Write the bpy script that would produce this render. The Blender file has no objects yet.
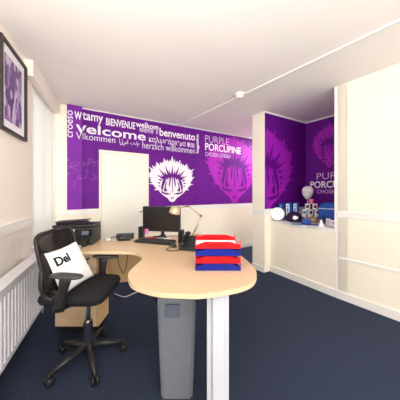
import bpy, bmesh, math, random
from mathutils import Vector, Matrix
from mathutils.geometry import tessellate_polygon
random.seed(7)
S = bpy.context.scene
COL = S.collection

# ------------------------------------------------------------------ camera, world, light, exposure
CAMZ = 1.2
cam = bpy.data.objects.new('camera', bpy.data.cameras.new('camera'))
COL.objects.link(cam)
cam.location = (0, 0, CAMZ)
cam.rotation_euler = (math.pi/2, 0, 0)
cam.data.sensor_width = 36; cam.data.lens = 18.0
cam.data.shift_y = -0.02
cam.data.clip_start = 0.02
S.camera = cam

S.view_settings.view_transform = 'Standard'
S.view_settings.look = 'None'
S.view_settings.gamma = 1
S.view_settings.use_curve_mapping = False
S.view_settings.exposure = 0.33

W = bpy.data.worlds.new('daylight'); S.world = W
W.use_nodes = True
W.node_tree.nodes['Background'].inputs[0].default_value = (0.93, 0.96, 1.0, 1)
W.node_tree.nodes['Background'].inputs[1].default_value = 1.0

def area(name, loc, direction, sx, sy, watts, col=(1, 1, 1)):
    l = bpy.data.lights.new(name, 'AREA'); l.shape = 'RECTANGLE'
    l.size = sx; l.size_y = sy; l.energy = watts; l.color = col
    o = bpy.data.objects.new(name, l); COL.objects.link(o)
    o.location = loc
    o.rotation_euler = Vector(direction).to_track_quat('-Z', 'Y').to_euler()
    return o

# plan of the room (metres, camera at the origin looking along +Y)
C0 = Vector((-1.959, 2.70))                       # corner of window wall and back wall
DL = Vector((0.391, -0.920))                      # window wall, running towards the camera
NL = Vector((0.920, 0.391))                       # its normal into the room
DB = Vector((0.869, 0.494)).normalized()          # back wall, running to the right
NB = Vector((0.494, -0.869)).normalized()
DR = Vector((0.587, -0.810)).normalized()         # right wall, running towards the camera
NR = Vector((-0.810, -0.587)).normalized()
CEIL = 2.4
PA = Vector((0.829, 3.16)); PB = Vector((0.963, 2.98))      # front of the alcove's side wall
A1 = Vector((1.829, 3.463)); A2 = Vector((2.365, 2.74))     # alcove's back wall
R0 = Vector((1.545, 2.29)); Q0 = Vector((1.067, 3.039))
LEND = C0 + DL*5.0; REND = R0 + DR*5.0
DREAR = (REND-LEND).normalized(); NREAR = Vector((-DREAR.y, DREAR.x))

def v3(p, z): return Vector((p.x, p.y, z))

# daylight at the side and blind windows; the rear light is added frontal fill
_p = C0 + DL*2.95 - NL*0.05
area('daylight_side_window', v3(_p, 1.55), v3(NL, -0.15), 1.25, 1.15, 8, (1.0, 0.985, 0.96))
_p = (LEND+REND)/2 - NREAR*0.04
area('rear_fill_light', v3(_p, 1.55), v3(NREAR, 0.02), 3.0, 1.25, 92, (1.0, 0.985, 0.96))
_p = C0 + DL*0.40 - NL*0.22
area('daylight_blind_window', v3(_p, 1.5), v3(NL, 0), 0.72, 1.4, 6, (0.97, 0.98, 1.0))
# fill lamp added behind the camera, bounced off the ceiling
area('bounce_lamp', (-0.1, -0.5, 1.35), (-0.20, 0.36, 0.92), 0.7, 0.7, 42, (1.0, 0.995, 0.985))
# unseen fill light added behind the alcove to brighten the back wall
area('far_fill_light', (1.95, 4.25, 2.385), (0, 0, -1), 0.6, 0.6, 36, (1.0, 0.985, 0.95))

# ------------------------------------------------------------------ materials
def lin(c):
    c = c/255.0
    return c/12.92 if c <= 0.04045 else ((c+0.055)/1.055)**2.4
def rgb(r, g, b): return (lin(r), lin(g), lin(b), 1)

def mat(name, col, rough=0.6, metal=0.0, spec=0.4, trans=0.0, alpha=1.0, vary=0.0, vscale=40, bump=0.0, bscale=200, stretch=None):
    m = bpy.data.materials.new(name); m.use_nodes = True
    nt = m.node_tree; b = nt.nodes['Principled BSDF']
    b.inputs['Base Color'].default_value = col
    b.inputs['Roughness'].default_value = rough
    b.inputs['Metallic'].default_value = metal
    b.inputs['Specular IOR Level'].default_value = spec
    b.inputs['Transmission Weight'].default_value = trans
    b.inputs['Alpha'].default_value = alpha
    tc = nt.nodes.new('ShaderNodeTexCoord')
    mp = nt.nodes.new('ShaderNodeMapping'); nt.links.new(tc.outputs['Object'], mp.inputs[0])
    if stretch: mp.inputs['Scale'].default_value = stretch
    if vary:
        n = nt.nodes.new('ShaderNodeTexNoise'); n.inputs['Scale'].default_value = vscale
        n.inputs['Detail'].default_value = 4
        r = nt.nodes.new('ShaderNodeValToRGB')
        r.color_ramp.elements[0].position = 0.3; r.color_ramp.elements[1].position = 0.7
        r.color_ramp.elements[0].color = tuple(c*(1-vary) for c in col[:3])+(1,)
        r.color_ramp.elements[1].color = tuple(min(1, c*(1+vary)) for c in col[:3])+(1,)
        nt.links.new(mp.outputs[0], n.inputs['Vector'])
        nt.links.new(n.outputs[0], r.inputs[0]); nt.links.new(r.outputs[0], b.inputs['Base Color'])
    if bump:
        n2 = nt.nodes.new('ShaderNodeTexNoise'); n2.inputs['Scale'].default_value = bscale
        bp = nt.nodes.new('ShaderNodeBump'); bp.inputs['Strength'].default_value = bump
        bp.inputs['Distance'].default_value = 0.004
        nt.links.new(tc.outputs['Object'], n2.inputs['Vector'])
        nt.links.new(n2.outputs[0], bp.inputs['Height']); nt.links.new(bp.outputs[0], b.inputs['Normal'])
    return m

M = {}
M['cream'] = mat('cream_paint', rgb(245, 237, 220), 0.7, vary=0.02, vscale=3, bump=0.15)
M['cream_warm'] = mat('warm_cream_paint', rgb(246, 237, 225), 0.7, vary=0.02, vscale=3, bump=0.15)
M['ceiling'] = mat('ceiling_paint', rgb(245, 239, 233), 0.85, vary=0.015, vscale=2, bump=0.2, bscale=90)
M['white'] = mat('white_gloss_paint', rgb(238, 236, 232), 0.35)
M['door'] = mat('door_paint', rgb(238, 234, 224), 0.4)
M['carpet'] = mat('navy_carpet', rgb(52, 60, 80), 0.95, spec=0.1, vary=0.45, vscale=160, bump=0.8, bscale=500)
M['purple'] = mat('purple_vinyl', rgb(104, 16, 138), 0.55, spec=0.2, vary=0.16, vscale=5)
M['purple_pillar'] = mat('purple_vinyl_pillar', rgb(126, 40, 162), 0.55, spec=0.2, vary=0.12, vscale=5)
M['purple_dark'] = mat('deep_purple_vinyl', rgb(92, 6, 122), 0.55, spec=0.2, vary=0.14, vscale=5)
M['magenta'] = mat('magenta_vinyl', rgb(170, 36, 184), 0.55, spec=0.2, vary=0.12, vscale=7)
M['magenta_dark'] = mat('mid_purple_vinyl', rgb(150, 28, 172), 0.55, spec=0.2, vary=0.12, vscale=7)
M['vinyl_white'] = mat('white_vinyl', rgb(246, 236, 246), 0.5)
M['vinyl_lilac'] = mat('lilac_vinyl', rgb(226, 188, 232), 0.5)
M['vinyl_faint'] = mat('faint_lilac_vinyl', rgb(176, 104, 200), 0.5)
M['beech'] = mat('beech_laminate', rgb(214, 184, 148), 0.35, spec=0.35, vary=0.07, vscale=22, stretch=(1, 9, 1))
M['beech_edge'] = mat('beech_edging', rgb(220, 196, 162), 0.4, vary=0.03)
M['beech_side'] = mat('beech_panel', rgb(226, 188, 138), 0.45, vary=0.08, vscale=18, stretch=(1, 1, 9))
M['black_fabric'] = mat('black_fabric', rgb(40, 39, 42), 0.9, spec=0.15, vary=0.2, vscale=220, bump=0.5, bscale=700)
M['black_mesh'] = mat('black_net', rgb(52, 46, 44), 0.7, spec=0.25, alpha=0.9, vary=0.25, vscale=160)
M['black_plastic'] = mat('black_plastic', rgb(38, 37, 38), 0.42, spec=0.4, vary=0.05)
M['grey_plastic_dark'] = mat('dark_grey_plastic', rgb(62, 61, 62), 0.5, vary=0.04)
M['gloss_black'] = mat('gloss_black', rgb(22, 21, 22), 0.18, spec=0.5)
M['screen'] = mat('screen_glass', rgb(30, 26, 24), 0.3, spec=0.35)
M['grey_plastic'] = mat('grey_plastic', rgb(116, 120, 128), 0.5, vary=0.05)
M['grey_screen'] = mat('printer_display', rgb(96, 104, 118), 0.25)
M['silver'] = mat('silver_metal', rgb(196, 198, 204), 0.35, metal=0.6)
M['chrome'] = mat('chrome', rgb(200, 200, 202), 0.15, metal=1.0)
M['light_grey'] = mat('light_grey_metal', rgb(206, 208, 216), 0.45)
M['rad'] = mat('radiator_enamel', rgb(236, 235, 240), 0.4)
M['cotton'] = mat('white_cotton', rgb(236, 236, 238), 0.9, bump=0.3, bscale=400)
M['ink'] = mat('black_ink', rgb(26, 26, 28), 0.8)
M['red'] = mat('red_plastic', rgb(222, 8, 20), 0.35, spec=0.35)
M['blue'] = mat('blue_plastic', rgb(8, 28, 132), 0.35, spec=0.35)
M['paper'] = mat('paper', rgb(244, 244, 246), 0.8)
M['lamp_cream'] = mat('lamp_enamel', rgb(196, 176, 142), 0.32, metal=0.35)
M['brass'] = mat('aged_brass', rgb(150, 124, 82), 0.35, metal=0.6)
M['cable_white'] = mat('white_cable', rgb(214, 212, 208), 0.5)
M['cable_black'] = mat('black_cable', rgb(28, 28, 30), 0.5)
M['pink'] = mat('pink_paper', rgb(236, 128, 186), 0.7)
M['teal'] = mat('teal_plastic', rgb(70, 170, 160), 0.5)
M['frame'] = mat('dark_frame', rgb(52, 44, 44), 0.4, vary=0.1)
M['royal'] = mat('royal_blue', rgb(26, 84, 178), 0.5, vary=0.12, vscale=30)
M['navy'] = mat('navy_print', rgb(24, 44, 112), 0.5, vary=0.2, vscale=50)
M['sky'] = mat('sky_blue_print', rgb(96, 158, 214), 0.5, vary=0.15, vscale=40)
M['cap'] = mat('aubergine_cloth', rgb(44, 16, 56), 0.4, vary=0.1)
M['wicker'] = mat('tan_wicker', rgb(176, 140, 110), 0.8, vary=0.3, vscale=90)
M['balloon'] = mat('white_balloon', rgb(248, 244, 248), 0.3)
M['china'] = mat('white_china', rgb(240, 238, 240), 0.2)
M['coral'] = mat('coral_wax', rgb(240, 112, 118), 0.5)
M['red_print'] = mat('red_print', rgb(196, 44, 56), 0.5)
M['dark_print'] = mat('dark_print', rgb(74, 66, 72), 0.5, vary=0.5, vscale=80)
M['dark_bottle'] = mat('dark_bottle', rgb(48, 42, 50), 0.2)

def blind_mat():
    m = bpy.data.materials.new('blind_fabric'); m.use_nodes = True
    nt = m.node_tree; nt.nodes.remove(nt.nodes['Principled BSDF'])
    out = nt.nodes['Material Output']
    d = nt.nodes.new('ShaderNodeBsdfDiffuse'); d.inputs[0].default_value = rgb(246, 246, 242)
    t = nt.nodes.new('ShaderNodeBsdfTranslucent'); t.inputs[0].default_value = rgb(246, 246, 242)
    x = nt.nodes.new('ShaderNodeMixShader'); x.inputs[0].default_value = 0.45
    nt.links.new(d.outputs[0], x.inputs[1]); nt.links.new(t.outputs[0], x.inputs[2]); nt.links.new(x.outputs[0], out.inputs[0])
    return m
M['blind'] = blind_mat()

def glass_mat():
    m = bpy.data.materials.new('window_glass'); m.use_nodes = True
    nt = m.node_tree; nt.nodes.remove(nt.nodes['Principled BSDF'])
    out = nt.nodes['Material Output']
    t = nt.nodes.new('ShaderNodeBsdfTransparent'); g = nt.nodes.new('ShaderNodeBsdfGlossy'); g.inputs['Roughness'].default_value = 0.05
    x = nt.nodes.new('ShaderNodeMixShader'); x.inputs[0].default_value = 0.06
    nt.links.new(t.outputs[0], x.inputs[1]); nt.links.new(g.outputs[0], x.inputs[2]); nt.links.new(x.outputs[0], out.inputs[0])
    return m
M['glass'] = glass_mat()

def print_mat():
    m = bpy.data.materials.new('purple_print'); m.use_nodes = True
    nt = m.node_tree; b = nt.nodes['Principled BSDF']; b.inputs['Roughness'].default_value = 0.3
    tc = nt.nodes.new('ShaderNodeTexCoord')
    vo = nt.nodes.new('ShaderNodeTexVoronoi'); vo.inputs['Scale'].default_value = 26
    mp = nt.nodes.new('ShaderNodeMapping'); mp.inputs['Scale'].default_value = (1.4, 1.4, 0.55)
    nt.links.new(tc.outputs['Object'], mp.inputs[0]); nt.links.new(mp.outputs[0], vo.inputs['Vector'])
    r = nt.nodes.new('ShaderNodeValToRGB'); r.color_ramp.interpolation = 'CONSTANT'
    e = r.color_ramp.elements
    e[0].position = 0; e[0].color = rgb(70, 40, 110)
    e[1].position = 0.3; e[1].color = rgb(150, 110, 176)
    for pos, c in ((0.5, rgb(206, 190, 214)), (0.65, rgb(96, 56, 128)), (0.85, rgb(176, 160, 176))):
        k = e.new(pos); k.color = c
    nt.links.new(vo.outputs['Color'], r.inputs[0])
    nt.links.new(r.outputs[0], b.inputs['Base Color'])
    return m
M['print'] = print_mat()

# ------------------------------------------------------------------ object helpers
def thing(name, label, cat, loc, rz=0, group=None):
    o = bpy.data.objects.new(name, None); COL.objects.link(o)
    o.empty_display_size = 0.1
    o.location = loc; o.rotation_euler = (0, 0, rz)
    o['label'] = label; o['category'] = cat
    if group: o['group'] = group
    return o

def wmat(o):
    m = Matrix.LocRotScale(o.location, o.rotation_euler, None)
    return wmat(o.parent) @ m if o.parent else m

def obj(name, bm, m, parent=None, world=True, smooth=False, label=None):
    """one mesh object; world=True: the bmesh is in world coordinates and is moved into its parent's frame"""
    if parent is not None and world:
        bm.transform(wmat(parent).inverted())
    bmesh.ops.recalc_face_normals(bm, faces=bm.faces)
    me = bpy.data.meshes.new(name); bm.to_mesh(me); bm.free()
    me.materials.append(M[m] if isinstance(m, str) else m)
    if smooth:
        for p in me.polygons: p.use_smooth = True
    o = bpy.data.objects.new(name, me); COL.objects.link(o)
    if parent is not None: o.parent = parent
    if label: o['label'] = label
    return o

def solo(name, bm, m, label, cat, base, group=None, smooth=False):
    """a thing that is one mesh; origin at its base"""
    bm.transform(Matrix.Translation(-Vector(base)))
    o = obj(name, bm, m, None, smooth=smooth); o.location = base
    o['label'] = label; o['category'] = cat
    if group: o['group'] = group
    return o

def struct(name, bm, m, parent=None, smooth=False):
    o = obj(name, bm, m, parent, smooth=smooth)
    if parent is None: o['kind'] = 'structure'
    return o

def B(): return bmesh.new()

def box(bm, c, s, rz=0, bev=0.0, mtx=None):
    r = bmesh.ops.create_cube(bm, size=1.0)
    vs = r['verts']
    mm = Matrix.Translation(Vector(c)) @ Matrix.Rotation(rz, 4, 'Z') @ Matrix.Diagonal((s[0], s[1], s[2], 1))
    if mtx is not None: mm = mtx @ mm
    bmesh.ops.transform(bm, matrix=mm, verts=vs)
    if bev:
        es = list({e for v in vs for e in v.link_edges})
        bmesh.ops.bevel(bm, geom=es, offset=bev, segments=2, affect='EDGES', profile=0.6)
    return bm

def prism(bm, pts, z0, z1):
    lo = [bm.verts.new((p[0], p[1], z0)) for p in pts]
    hi = [bm.verts.new((p[0], p[1], z1)) for p in pts]
    n = len(pts)
    bm.faces.new(lo[::-1]); bm.faces.new(hi)
    for i in range(n):
        bm.faces.new((lo[i], lo[(i+1) % n], hi[(i+1) % n], hi[i]))
    return bm

def slab(bm, a, b, n, t, z0, z1):
    """upright slab from a to b in plan, thickness t towards n"""
    a = Vector(a[:2]); b = Vector(b[:2]); n = Vector(n[:2])
    return prism(bm, [a, b, b+n*t, a+n*t], z0, z1)

def tube(bm, pts, r, n=8, close=False):
    pts = [Vector(p) for p in pts]; N = len(pts)
    rings = []; up = None
    for i, p in enumerate(pts):
        if close: t = pts[(i+1) % N]-pts[i-1]
        else: t = pts[min(i+1, N-1)]-pts[max(i-1, 0)]
        t.normalize()
        if up is None:
            up = Vector((0, 0, 1)) if abs(t.z) < 0.9 else Vector((1, 0, 0))
        u = (up - t*up.dot(t)).normalized(); w = t.cross(u); up = u
        rr = r[i] if isinstance(r, (list, tuple)) else r
        rings.append([bm.verts.new(p + (u*math.cos(a)+w*math.sin(a))*rr) for a in [2*math.pi*k/n for k in range(n)]])
    for i in range(N if close else N-1):
        A = rings[i]; C = rings[(i+1) % N]
        for k in range(n):
            bm.faces.new((A[k], A[(k+1) % n], C[(k+1) % n], C[k]))
    if not close:
        bm.faces.new(rings[0][::-1]); bm.faces.new(rings[-1])
    return bm

def spline(pts, k=6, close=False):
    pts = [Vector(p) for p in pts]; N = len(pts); out = []
    for i in range(N if close else N-1):
        if close: p0, p1, p2, p3 = pts[i-1], pts[i], pts[(i+1) % N], pts[(i+2) % N]
        else: p0, p1, p2, p3 = pts[max(i-1, 0)], pts[i], pts[i+1], pts[min(i+2, N-1)]
        for j in range(k):
            t = j/k
            out.append(0.5*((2*p1)+(p2-p0)*t+(2*p0-5*p1+4*p2-p3)*t*t+(3*p1-p0-3*p2+p3)*t**3))
    if not close: out.append(pts[-1])
    return out

def lathe(bm, prof, base, n=20, mtx=None):
    """profile of (radius, height) about a vertical axis at base"""
    rings = []
    mm = Matrix.Translation(Vector(base))
    if mtx is not None: mm = mm @ mtx
    for r, z in prof:
        if r < 1e-6: rings.append([bm.verts.new(mm @ Vector((0, 0, z)))])
        else: rings.append([bm.verts.new(mm @ Vector((r*math.cos(2*math.pi*k/n), r*math.sin(2*math.pi*k/n), z))) for k in range(n)])
    for A, C in zip(rings, rings[1:]):
        for k in range(n):
            a = A[k % len(A)]; b = A[(k+1) % n] if len(A) > 1 else None
            c = C[(k+1) % n] if len(C) > 1 else C[0]; d = C[k] if len(C) > 1 else None
            f = [v for v in (a, b, c, d) if v is not None]
            if len(f) >= 3: bm.faces.new(f)
    if len(rings[0]) > 1: bm.faces.new(rings[0][::-1])
    if len(rings[-1]) > 1: bm.faces.new(rings[-1])
    return bm

def cushion(bm, c, a, b, h, nx=4.0, nz=2.5, mtx=None, seg=36, rows=10):
    """superellipsoid: half sizes a, b, h"""
    def sp(x, p): return math.copysign(abs(x)**p, x)
    mm = Matrix.Translation(Vector(c))
    if mtx is not None: mm = mm @ mtx
    rings = []
    for j in range(rows+1):
        v = -math.pi/2+math.pi*j/rows
        if j in (0, rows):
            rings.append([bm.verts.new(mm @ Vector((0, 0, math.copysign(h, v))))]); continue
        cv = sp(math.cos(v), 2/nz); sv = sp(math.sin(v), 2/nz)
        rings.append([bm.verts.new(mm @ Vector((a*sp(math.cos(u), 2/nx)*cv, b*sp(math.sin(u), 2/nx)*cv, h*sv)))
                      for u in [2*math.pi*k/seg for k in range(seg)]])
    for A, C in zip(rings, rings[1:]):
        for k in range(seg):
            if len(A) == 1: bm.faces.new((A[0], C[(k+1) % seg], C[k]))
            elif len(C) == 1: bm.faces.new((A[k], A[(k+1) % seg], C[0]))
            else: bm.faces.new((A[k], A[(k+1) % seg], C[(k+1) % seg], C[k]))
    return bm

RX = lambda d: Matrix.Rotation(math.radians(d), 4, 'X')
RY = lambda d: Matrix.Rotation(math.radians(d), 4, 'Y')
RZ = lambda d: Matrix.Rotation(math.radians(d), 4, 'Z')

class Wall:
    """an upright wall plane: plan origin o, direction d to the right, normal n into the room.
    uz() turns a sight line measured on the photograph into metres along and up the wall"""
    def __init__(s, o, d, n): s.o = Vector(o); s.d = Vector(d).normalized(); s.n = Vector(n).normalized()
    def uz(s, x, y):
        k = (x-200)/200.0            # X = k*Y on the sight line
        u = (k*s.o.y - s.o.x)/(s.d.x - k*s.d.y)
        Y = s.o.y + s.d.y*u
        return u, CAMZ-(y-192)/200.0*Y
    def at(s, u, z, off=0.0):
        p = s.o + s.d*u + s.n*off
        return Vector((p.x, p.y, z))
    def mtx(s, off=0.0):              # local (x along, y up, z out of the wall)
        m = Matrix.Identity(4)
        m.col[0] = (s.d.x, s.d.y, 0, 0); m.col[1] = (0, 0, 1, 0); m.col[2] = (s.n.x, s.n.y, 0, 0)
        p = s.o + s.n*off
        m.col[3] = (p.x, p.y, 0, 1)
        return m

def poly(bm, pts, z0, z1, mtx):
    """flat outline (u, z) with a real thickness, laid on a wall"""
    n = len(pts)
    hi = [bm.verts.new(mtx @ Vector((p[0], p[1], z1))) for p in pts]
    lo = [bm.verts.new(mtx @ Vector((p[0], p[1], z0))) for p in pts]
    for t in tessellate_polygon([[Vector((p[0], p[1], 0)) for p in pts]]):
        bm.faces.new([hi[k] for k in t]); bm.faces.new([lo[k] for k in t][::-1])
    for i in range(n):
        k = (i+1) % n
        bm.faces.new((hi[i], hi[k], lo[k], lo[i]))
    return bm

def words_bm(s, bold=0.0, extr=0.02):
    cu = bpy.data.curves.new('lettering', 'FONT'); cu.body = s
    cu.size = 1.0; cu.offset = bold; cu.extrude = extr; cu.resolution_u = 4
    o = bpy.data.objects.new('lettering', cu); COL.objects.link(o)
    bpy.context.view_layer.update()
    dg = bpy.context.evaluated_depsgraph_get()
    me = bpy.data.meshes.new_from_object(o.evaluated_get(dg))
    bm = bmesh.new(); bm.from_mesh(me)
    bpy.data.objects.remove(o); bpy.data.curves.remove(cu); bpy.data.meshes.remove(me)
    return bm

def words_fit(s, u0, u1, z0, z1, mtx, bold=0.0, vertical=False, thick=0.0015, serif=False):
    bm = words_bm(s, bold)
    if serif:                        # little feet on the strokes of the roman words
        xs = [v.co for v in bm.verts]
    if vertical: bm.transform(Matrix.Rotation(math.pi/2, 4, 'Z'))
    X = [v.co.x for v in bm.verts]; Y = [v.co.y for v in bm.verts]
    x0, x1, y0, y1 = min(X), max(X), min(Y), max(Y)
    for v in bm.verts:
        v.co.x = u0+(v.co.x-x0)/(x1-x0)*(u1-u0)
        v.co.y = z0+(v.co.y-y0)/(y1-y0)*(z1-z0)
        v.co.z = thick if v.co.z > 0 else 0.0
    bm.transform(mtx)
    return bm

# ------------------------------------------------------------------ the room shell
bm = B(); prism(bm, [(-3.4, 6.2), (-3.4, -3.2), (6.2, -3.2), (6.2, 6.2)], -0.06, 0.0)
struct('floor', bm, 'carpet')
bm = B(); prism(bm, [(-3.4, 6.2), (-3.4, -3.2), (6.2, -3.2), (6.2, 6.2)], CEIL, CEIL+0.08)
struct('ceiling', bm, 'ceiling')

# window wall, with two openings
WT = 0.16
def lw(t0, t1, z0, z1, bm): slab(bm, C0+DL*t0, C0+DL*t1, -NL, WT, z0, z1)
bm = B()
lw(-0.2, 0.02, 0, CEIL, bm); lw(0.02, 0.80, 0, 0.64, bm); lw(0.02, 0.80, 2.26, CEIL, bm)
lw(0.80, 2.30, 0, CEIL, bm); lw(2.30, 3.60, 0, 0.95, bm); lw(2.30, 3.60, 2.15, CEIL, bm); lw(3.60, 5.2, 0, CEIL, bm)
struct('wall_left', bm, 'cream_warm')
bm = B(); slab(bm, C0+DL*0.0, C0+DL*0.98, NL, 0.06, 2.255, CEIL-0.001)
struct('trim_1', bm, 'cream_warm')                     # boxed lintel over the blind

def window(name, t0, t1, z0, z1):
    f = B(); w = 0.05
    for (a, b, c, d) in ((t0, t0+w, z0, z1), (t1-w, t1, z0, z1), (t0, t1, z0, z0+w), (t0, t1, z1-w, z1), ((t0+t1)/2-w/2, (t0+t1)/2+w/2, z0, z1)):
        p = C0+DL*a-NL*0.085; q = C0+DL*b-NL*0.085
        slab(f, p, q, -NL, 0.05, c, d)
    o = struct(name, f, 'white')
    g = B(); slab(g, C0+DL*(t0+0.02)-NL*0.105, C0+DL*(t1-0.02)-NL*0.105, -NL, 0.006, z0+0.02, z1-0.02)
    obj('glass', g, 'glass', o)
    return o
window('window_1', 0.02, 0.80, 0.64, 2.26)
window('window_2', 2.30, 3.60, 0.95, 2.15)

# back wall and the shallow purple pier at its left end
bm = B(); slab(bm, C0-DB*0.2, C0+DB*5.2, -NB, 0.12, 0, CEIL)
struct('wall_back', bm, 'cream')
WB = Wall(C0, DB, NB)
PIER_OFF = 0.055
WP = Wall(C0+NB*PIER_OFF, DB, NB)
uP0 = WP.uz(67, 150)[0]; uP1 = WP.uz(82, 150)[0]
bm = B(); slab(bm, C0+DB*uP0, C0+DB*uP1, NB, PIER_OFF, 0, CEIL)
struct('trim_2', bm, 'cream')
# far right end, rear wall
E0 = C0+DB*5.1
bm = B(); slab(bm, E0, PA+DB*1.35, DB, 0.12, 0, CEIL)
struct('wall_far_right', bm, 'cream')
# alcove walls
bm = B(); prism(bm, [PA, PB, A1, A1+NB*(-0.12), PA+DB*1.4, PA+DB*0.6], 0, CEIL)
bm.free(); bm = B(); prism(bm, [PA, PB, A1, A1+(PA-PB)], 0, CEIL)
struct('wall_alcove_left', bm, 'cream')
DA = (A2-A1).normalized(); NA = Vector((DA.y, -DA.x)); 
if NA.dot(-A1) < 0: NA = -NA
bm = B(); slab(bm, A1-DA*0.1, A2+DA*0.1, -NA, 0.1, 0, CEIL)
struct('wall_alcove_back', bm, 'cream')
bm = B(); prism(bm, [R0, A2, A2+DA*0.12, R0+DR*0.12], 0, CEIL)
struct('wall_alcove_right', bm, 'cream')
bm = B(); slab(bm, R0+DR*0.1, R0+DR*5.2, -NR, 0.12, 0, CEIL)
prism(bm, [R0+DR*0.001, R0+DR*0.11, R0+DR*0.11-NR*0.1, R0+DR*0.05-NR*0.05], 0, CEIL)
struct('wall_right', bm, 'cream')
# rear wall with a broad opening for the added rear light
LR = (REND-LEND).length
mid = LR/2; hw = 1.6
def rw(a, b, z0, z1, bm): slab(bm, LEND+DREAR*a, LEND+DREAR*b, -NREAR, 0.14, z0, z1)
bm = B(); rw(-0.2, mid-hw, 0, CEIL, bm); rw(mid+hw, LR+0.2, 0, CEIL, bm); rw(mid-hw, mid+hw, 0, 0.88, bm); rw(mid-hw, mid+hw, 2.22, CEIL, bm)
struct('wall_rear', bm, 'cream')

# low wall and counter of the alcove
LWD = (R0-Q0).normalized(); LWN = Vector((LWD.y, -LWD.x))
if LWN.dot(-Q0) < 0: LWN = -LWN
bm = B(); slab(bm, Q0-LWD*0.0, R0, -LWN, 0.06, 0, 0.745)
struct('wall_alcove_low', bm, 'cream')
bm = B()
fo = LWN*0.0
prism(bm, [PB+DB*0.115, A1, A2, R0+DR*0.0], 0.746, 0.77)
struct('trim_3', bm, 'white')                           # counter top of the alcove

# skirtings
def skirt(name, a, b, n, h=0.085, t=0.014, z0=0.0):
    bm = B(); slab(bm, a, b, n, t, z0, h); return struct(name, bm, 'white')
skirt('baseboard_left', C0+DL*0.0, C0+DL*5.0, NL)
skirt('baseboard_back', C0+DB*(uP1+0.01), C0+DB*5.0, NB)
skirt('baseboard_alcove', PA, PB, (PB-PA).orthogonal().normalized()*(1 if (PB-PA).orthogonal().dot(-PA) > 0 else -1), 0.085)
skirt('baseboard_alcove_low', Q0+LWD*0.015, R0, LWN, 0.085)
skirt('baseboard_right', R0+DR*0.01, R0+DR*5.0, NR)
# dado rails (moulded: a broad flat band with a slimmer bead)
def dado(name, a, b, n, z0=0.885, z1=0.955, t=0.006):
    bm = B(); slab(bm, a, b, n, t, z0, z1); slab(bm, a, b, n, t+0.003, z1-0.016, z1-0.002)
    return struct(name, bm, 'white')
dado('trim_4', C0+DL*0.82, C0+DL*5.0, NL, 0.885, 0.965, 0.02)
uD0 = WB.uz(101.2, 200)[0]; uD1 = WB.uz(146.6, 200)[0]
dado('trim_5', C0+DB*0.03, C0+DB*(uP0-0.002), NB, 0.88, 0.955)
dado('trim_6', C0+DB*(uD1+0.035), C0+DB*5.0, NB, 0.88, 0.952)
dado('trim_7', C0+DB*uP0+NB*PIER_OFF, C0+DB*uP1+NB*PIER_OFF, NB, 0.88, 0.955)
NPA = NR
dado('trim_8', PA, PB, NR, 0.862, 0.938)
dado('trim_18', PB+DB*0.02, A1-DB*0.03, NB, 0.872, 0.945)
dado('trim_9', R0+DR*0.03, R0+DR*5.0, NR, 0.915, 0.985)
bm = B(); slab(bm, R0+DR*0.03, R0+DR*5.0, NR, 0.008, 0.442, 0.468); struct('trim_10', bm, 'white')
dado('trim_11', C0+DB*(uP1+0.002), C0+DB*(uD0-0.035), NB, 0.88, 0.955)
# corner bead of the right wall
bm = B(); slab(bm, R0-DR*0.004, R0+DR*0.026, NR, 0.003, 0.0, CEIL-0.001); struct('trim_12', bm, 'white')
# small cornices
def cornice(name, a, b, n, t=0.016, h=0.016):
    bm = B(); slab(bm, a, b, n, t, CEIL-h, CEIL-0.0005); return struct(name, bm, 'white')
cornice('trim_13', C0+DB*uP1, C0+DB*5.0, NB)
cornice('trim_14', PB, A1, NB, 0.014, 0.02)
cornice('trim_15', A1, A2, NA, 0.014, 0.02)
cornice('trim_16', PA, PB, NR, 0.014, 0.02)

# low cupboard-height door in the back wall
zD = 1.795
fr = B()
for (a, b, c, d) in ((uD0-0.03, uD0, 0, zD+0.03), (uD1, uD1+0.03, 0, zD+0.03), (uD0, uD1, zD, zD+0.03)):
    slab(fr, C0+DB*a, C0+DB*b, NB, 0.02, c, d)
struct('trim_17', fr, 'cream')
dr = B(); slab(dr, C0+DB*(uD0+0.004), C0+DB*(uD1-0.004), NB, 0.03, 0.01, zD-0.004)
door = struct('door_1', dr, 'door')
hb = B()
uh, zh = WB.uz(143.2, 211)
p = WB.at(uh, zh, 0.03); q = WB.at(uh, zh, 0.075); r_ = WB.at(uh-0.085, zh-0.004, 0.075)
tube(hb, [p, q, r_], 0.008); lathe(hb, [(0.024, 0), (0.024, 0.008), (0.018, 0.012)], (0, 0, 0), mtx=WB.mtx(0.03) @ Matrix.Translation((uh, zh, 0)))
obj('door_handle', hb, 'chrome', door, smooth=True)

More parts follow.
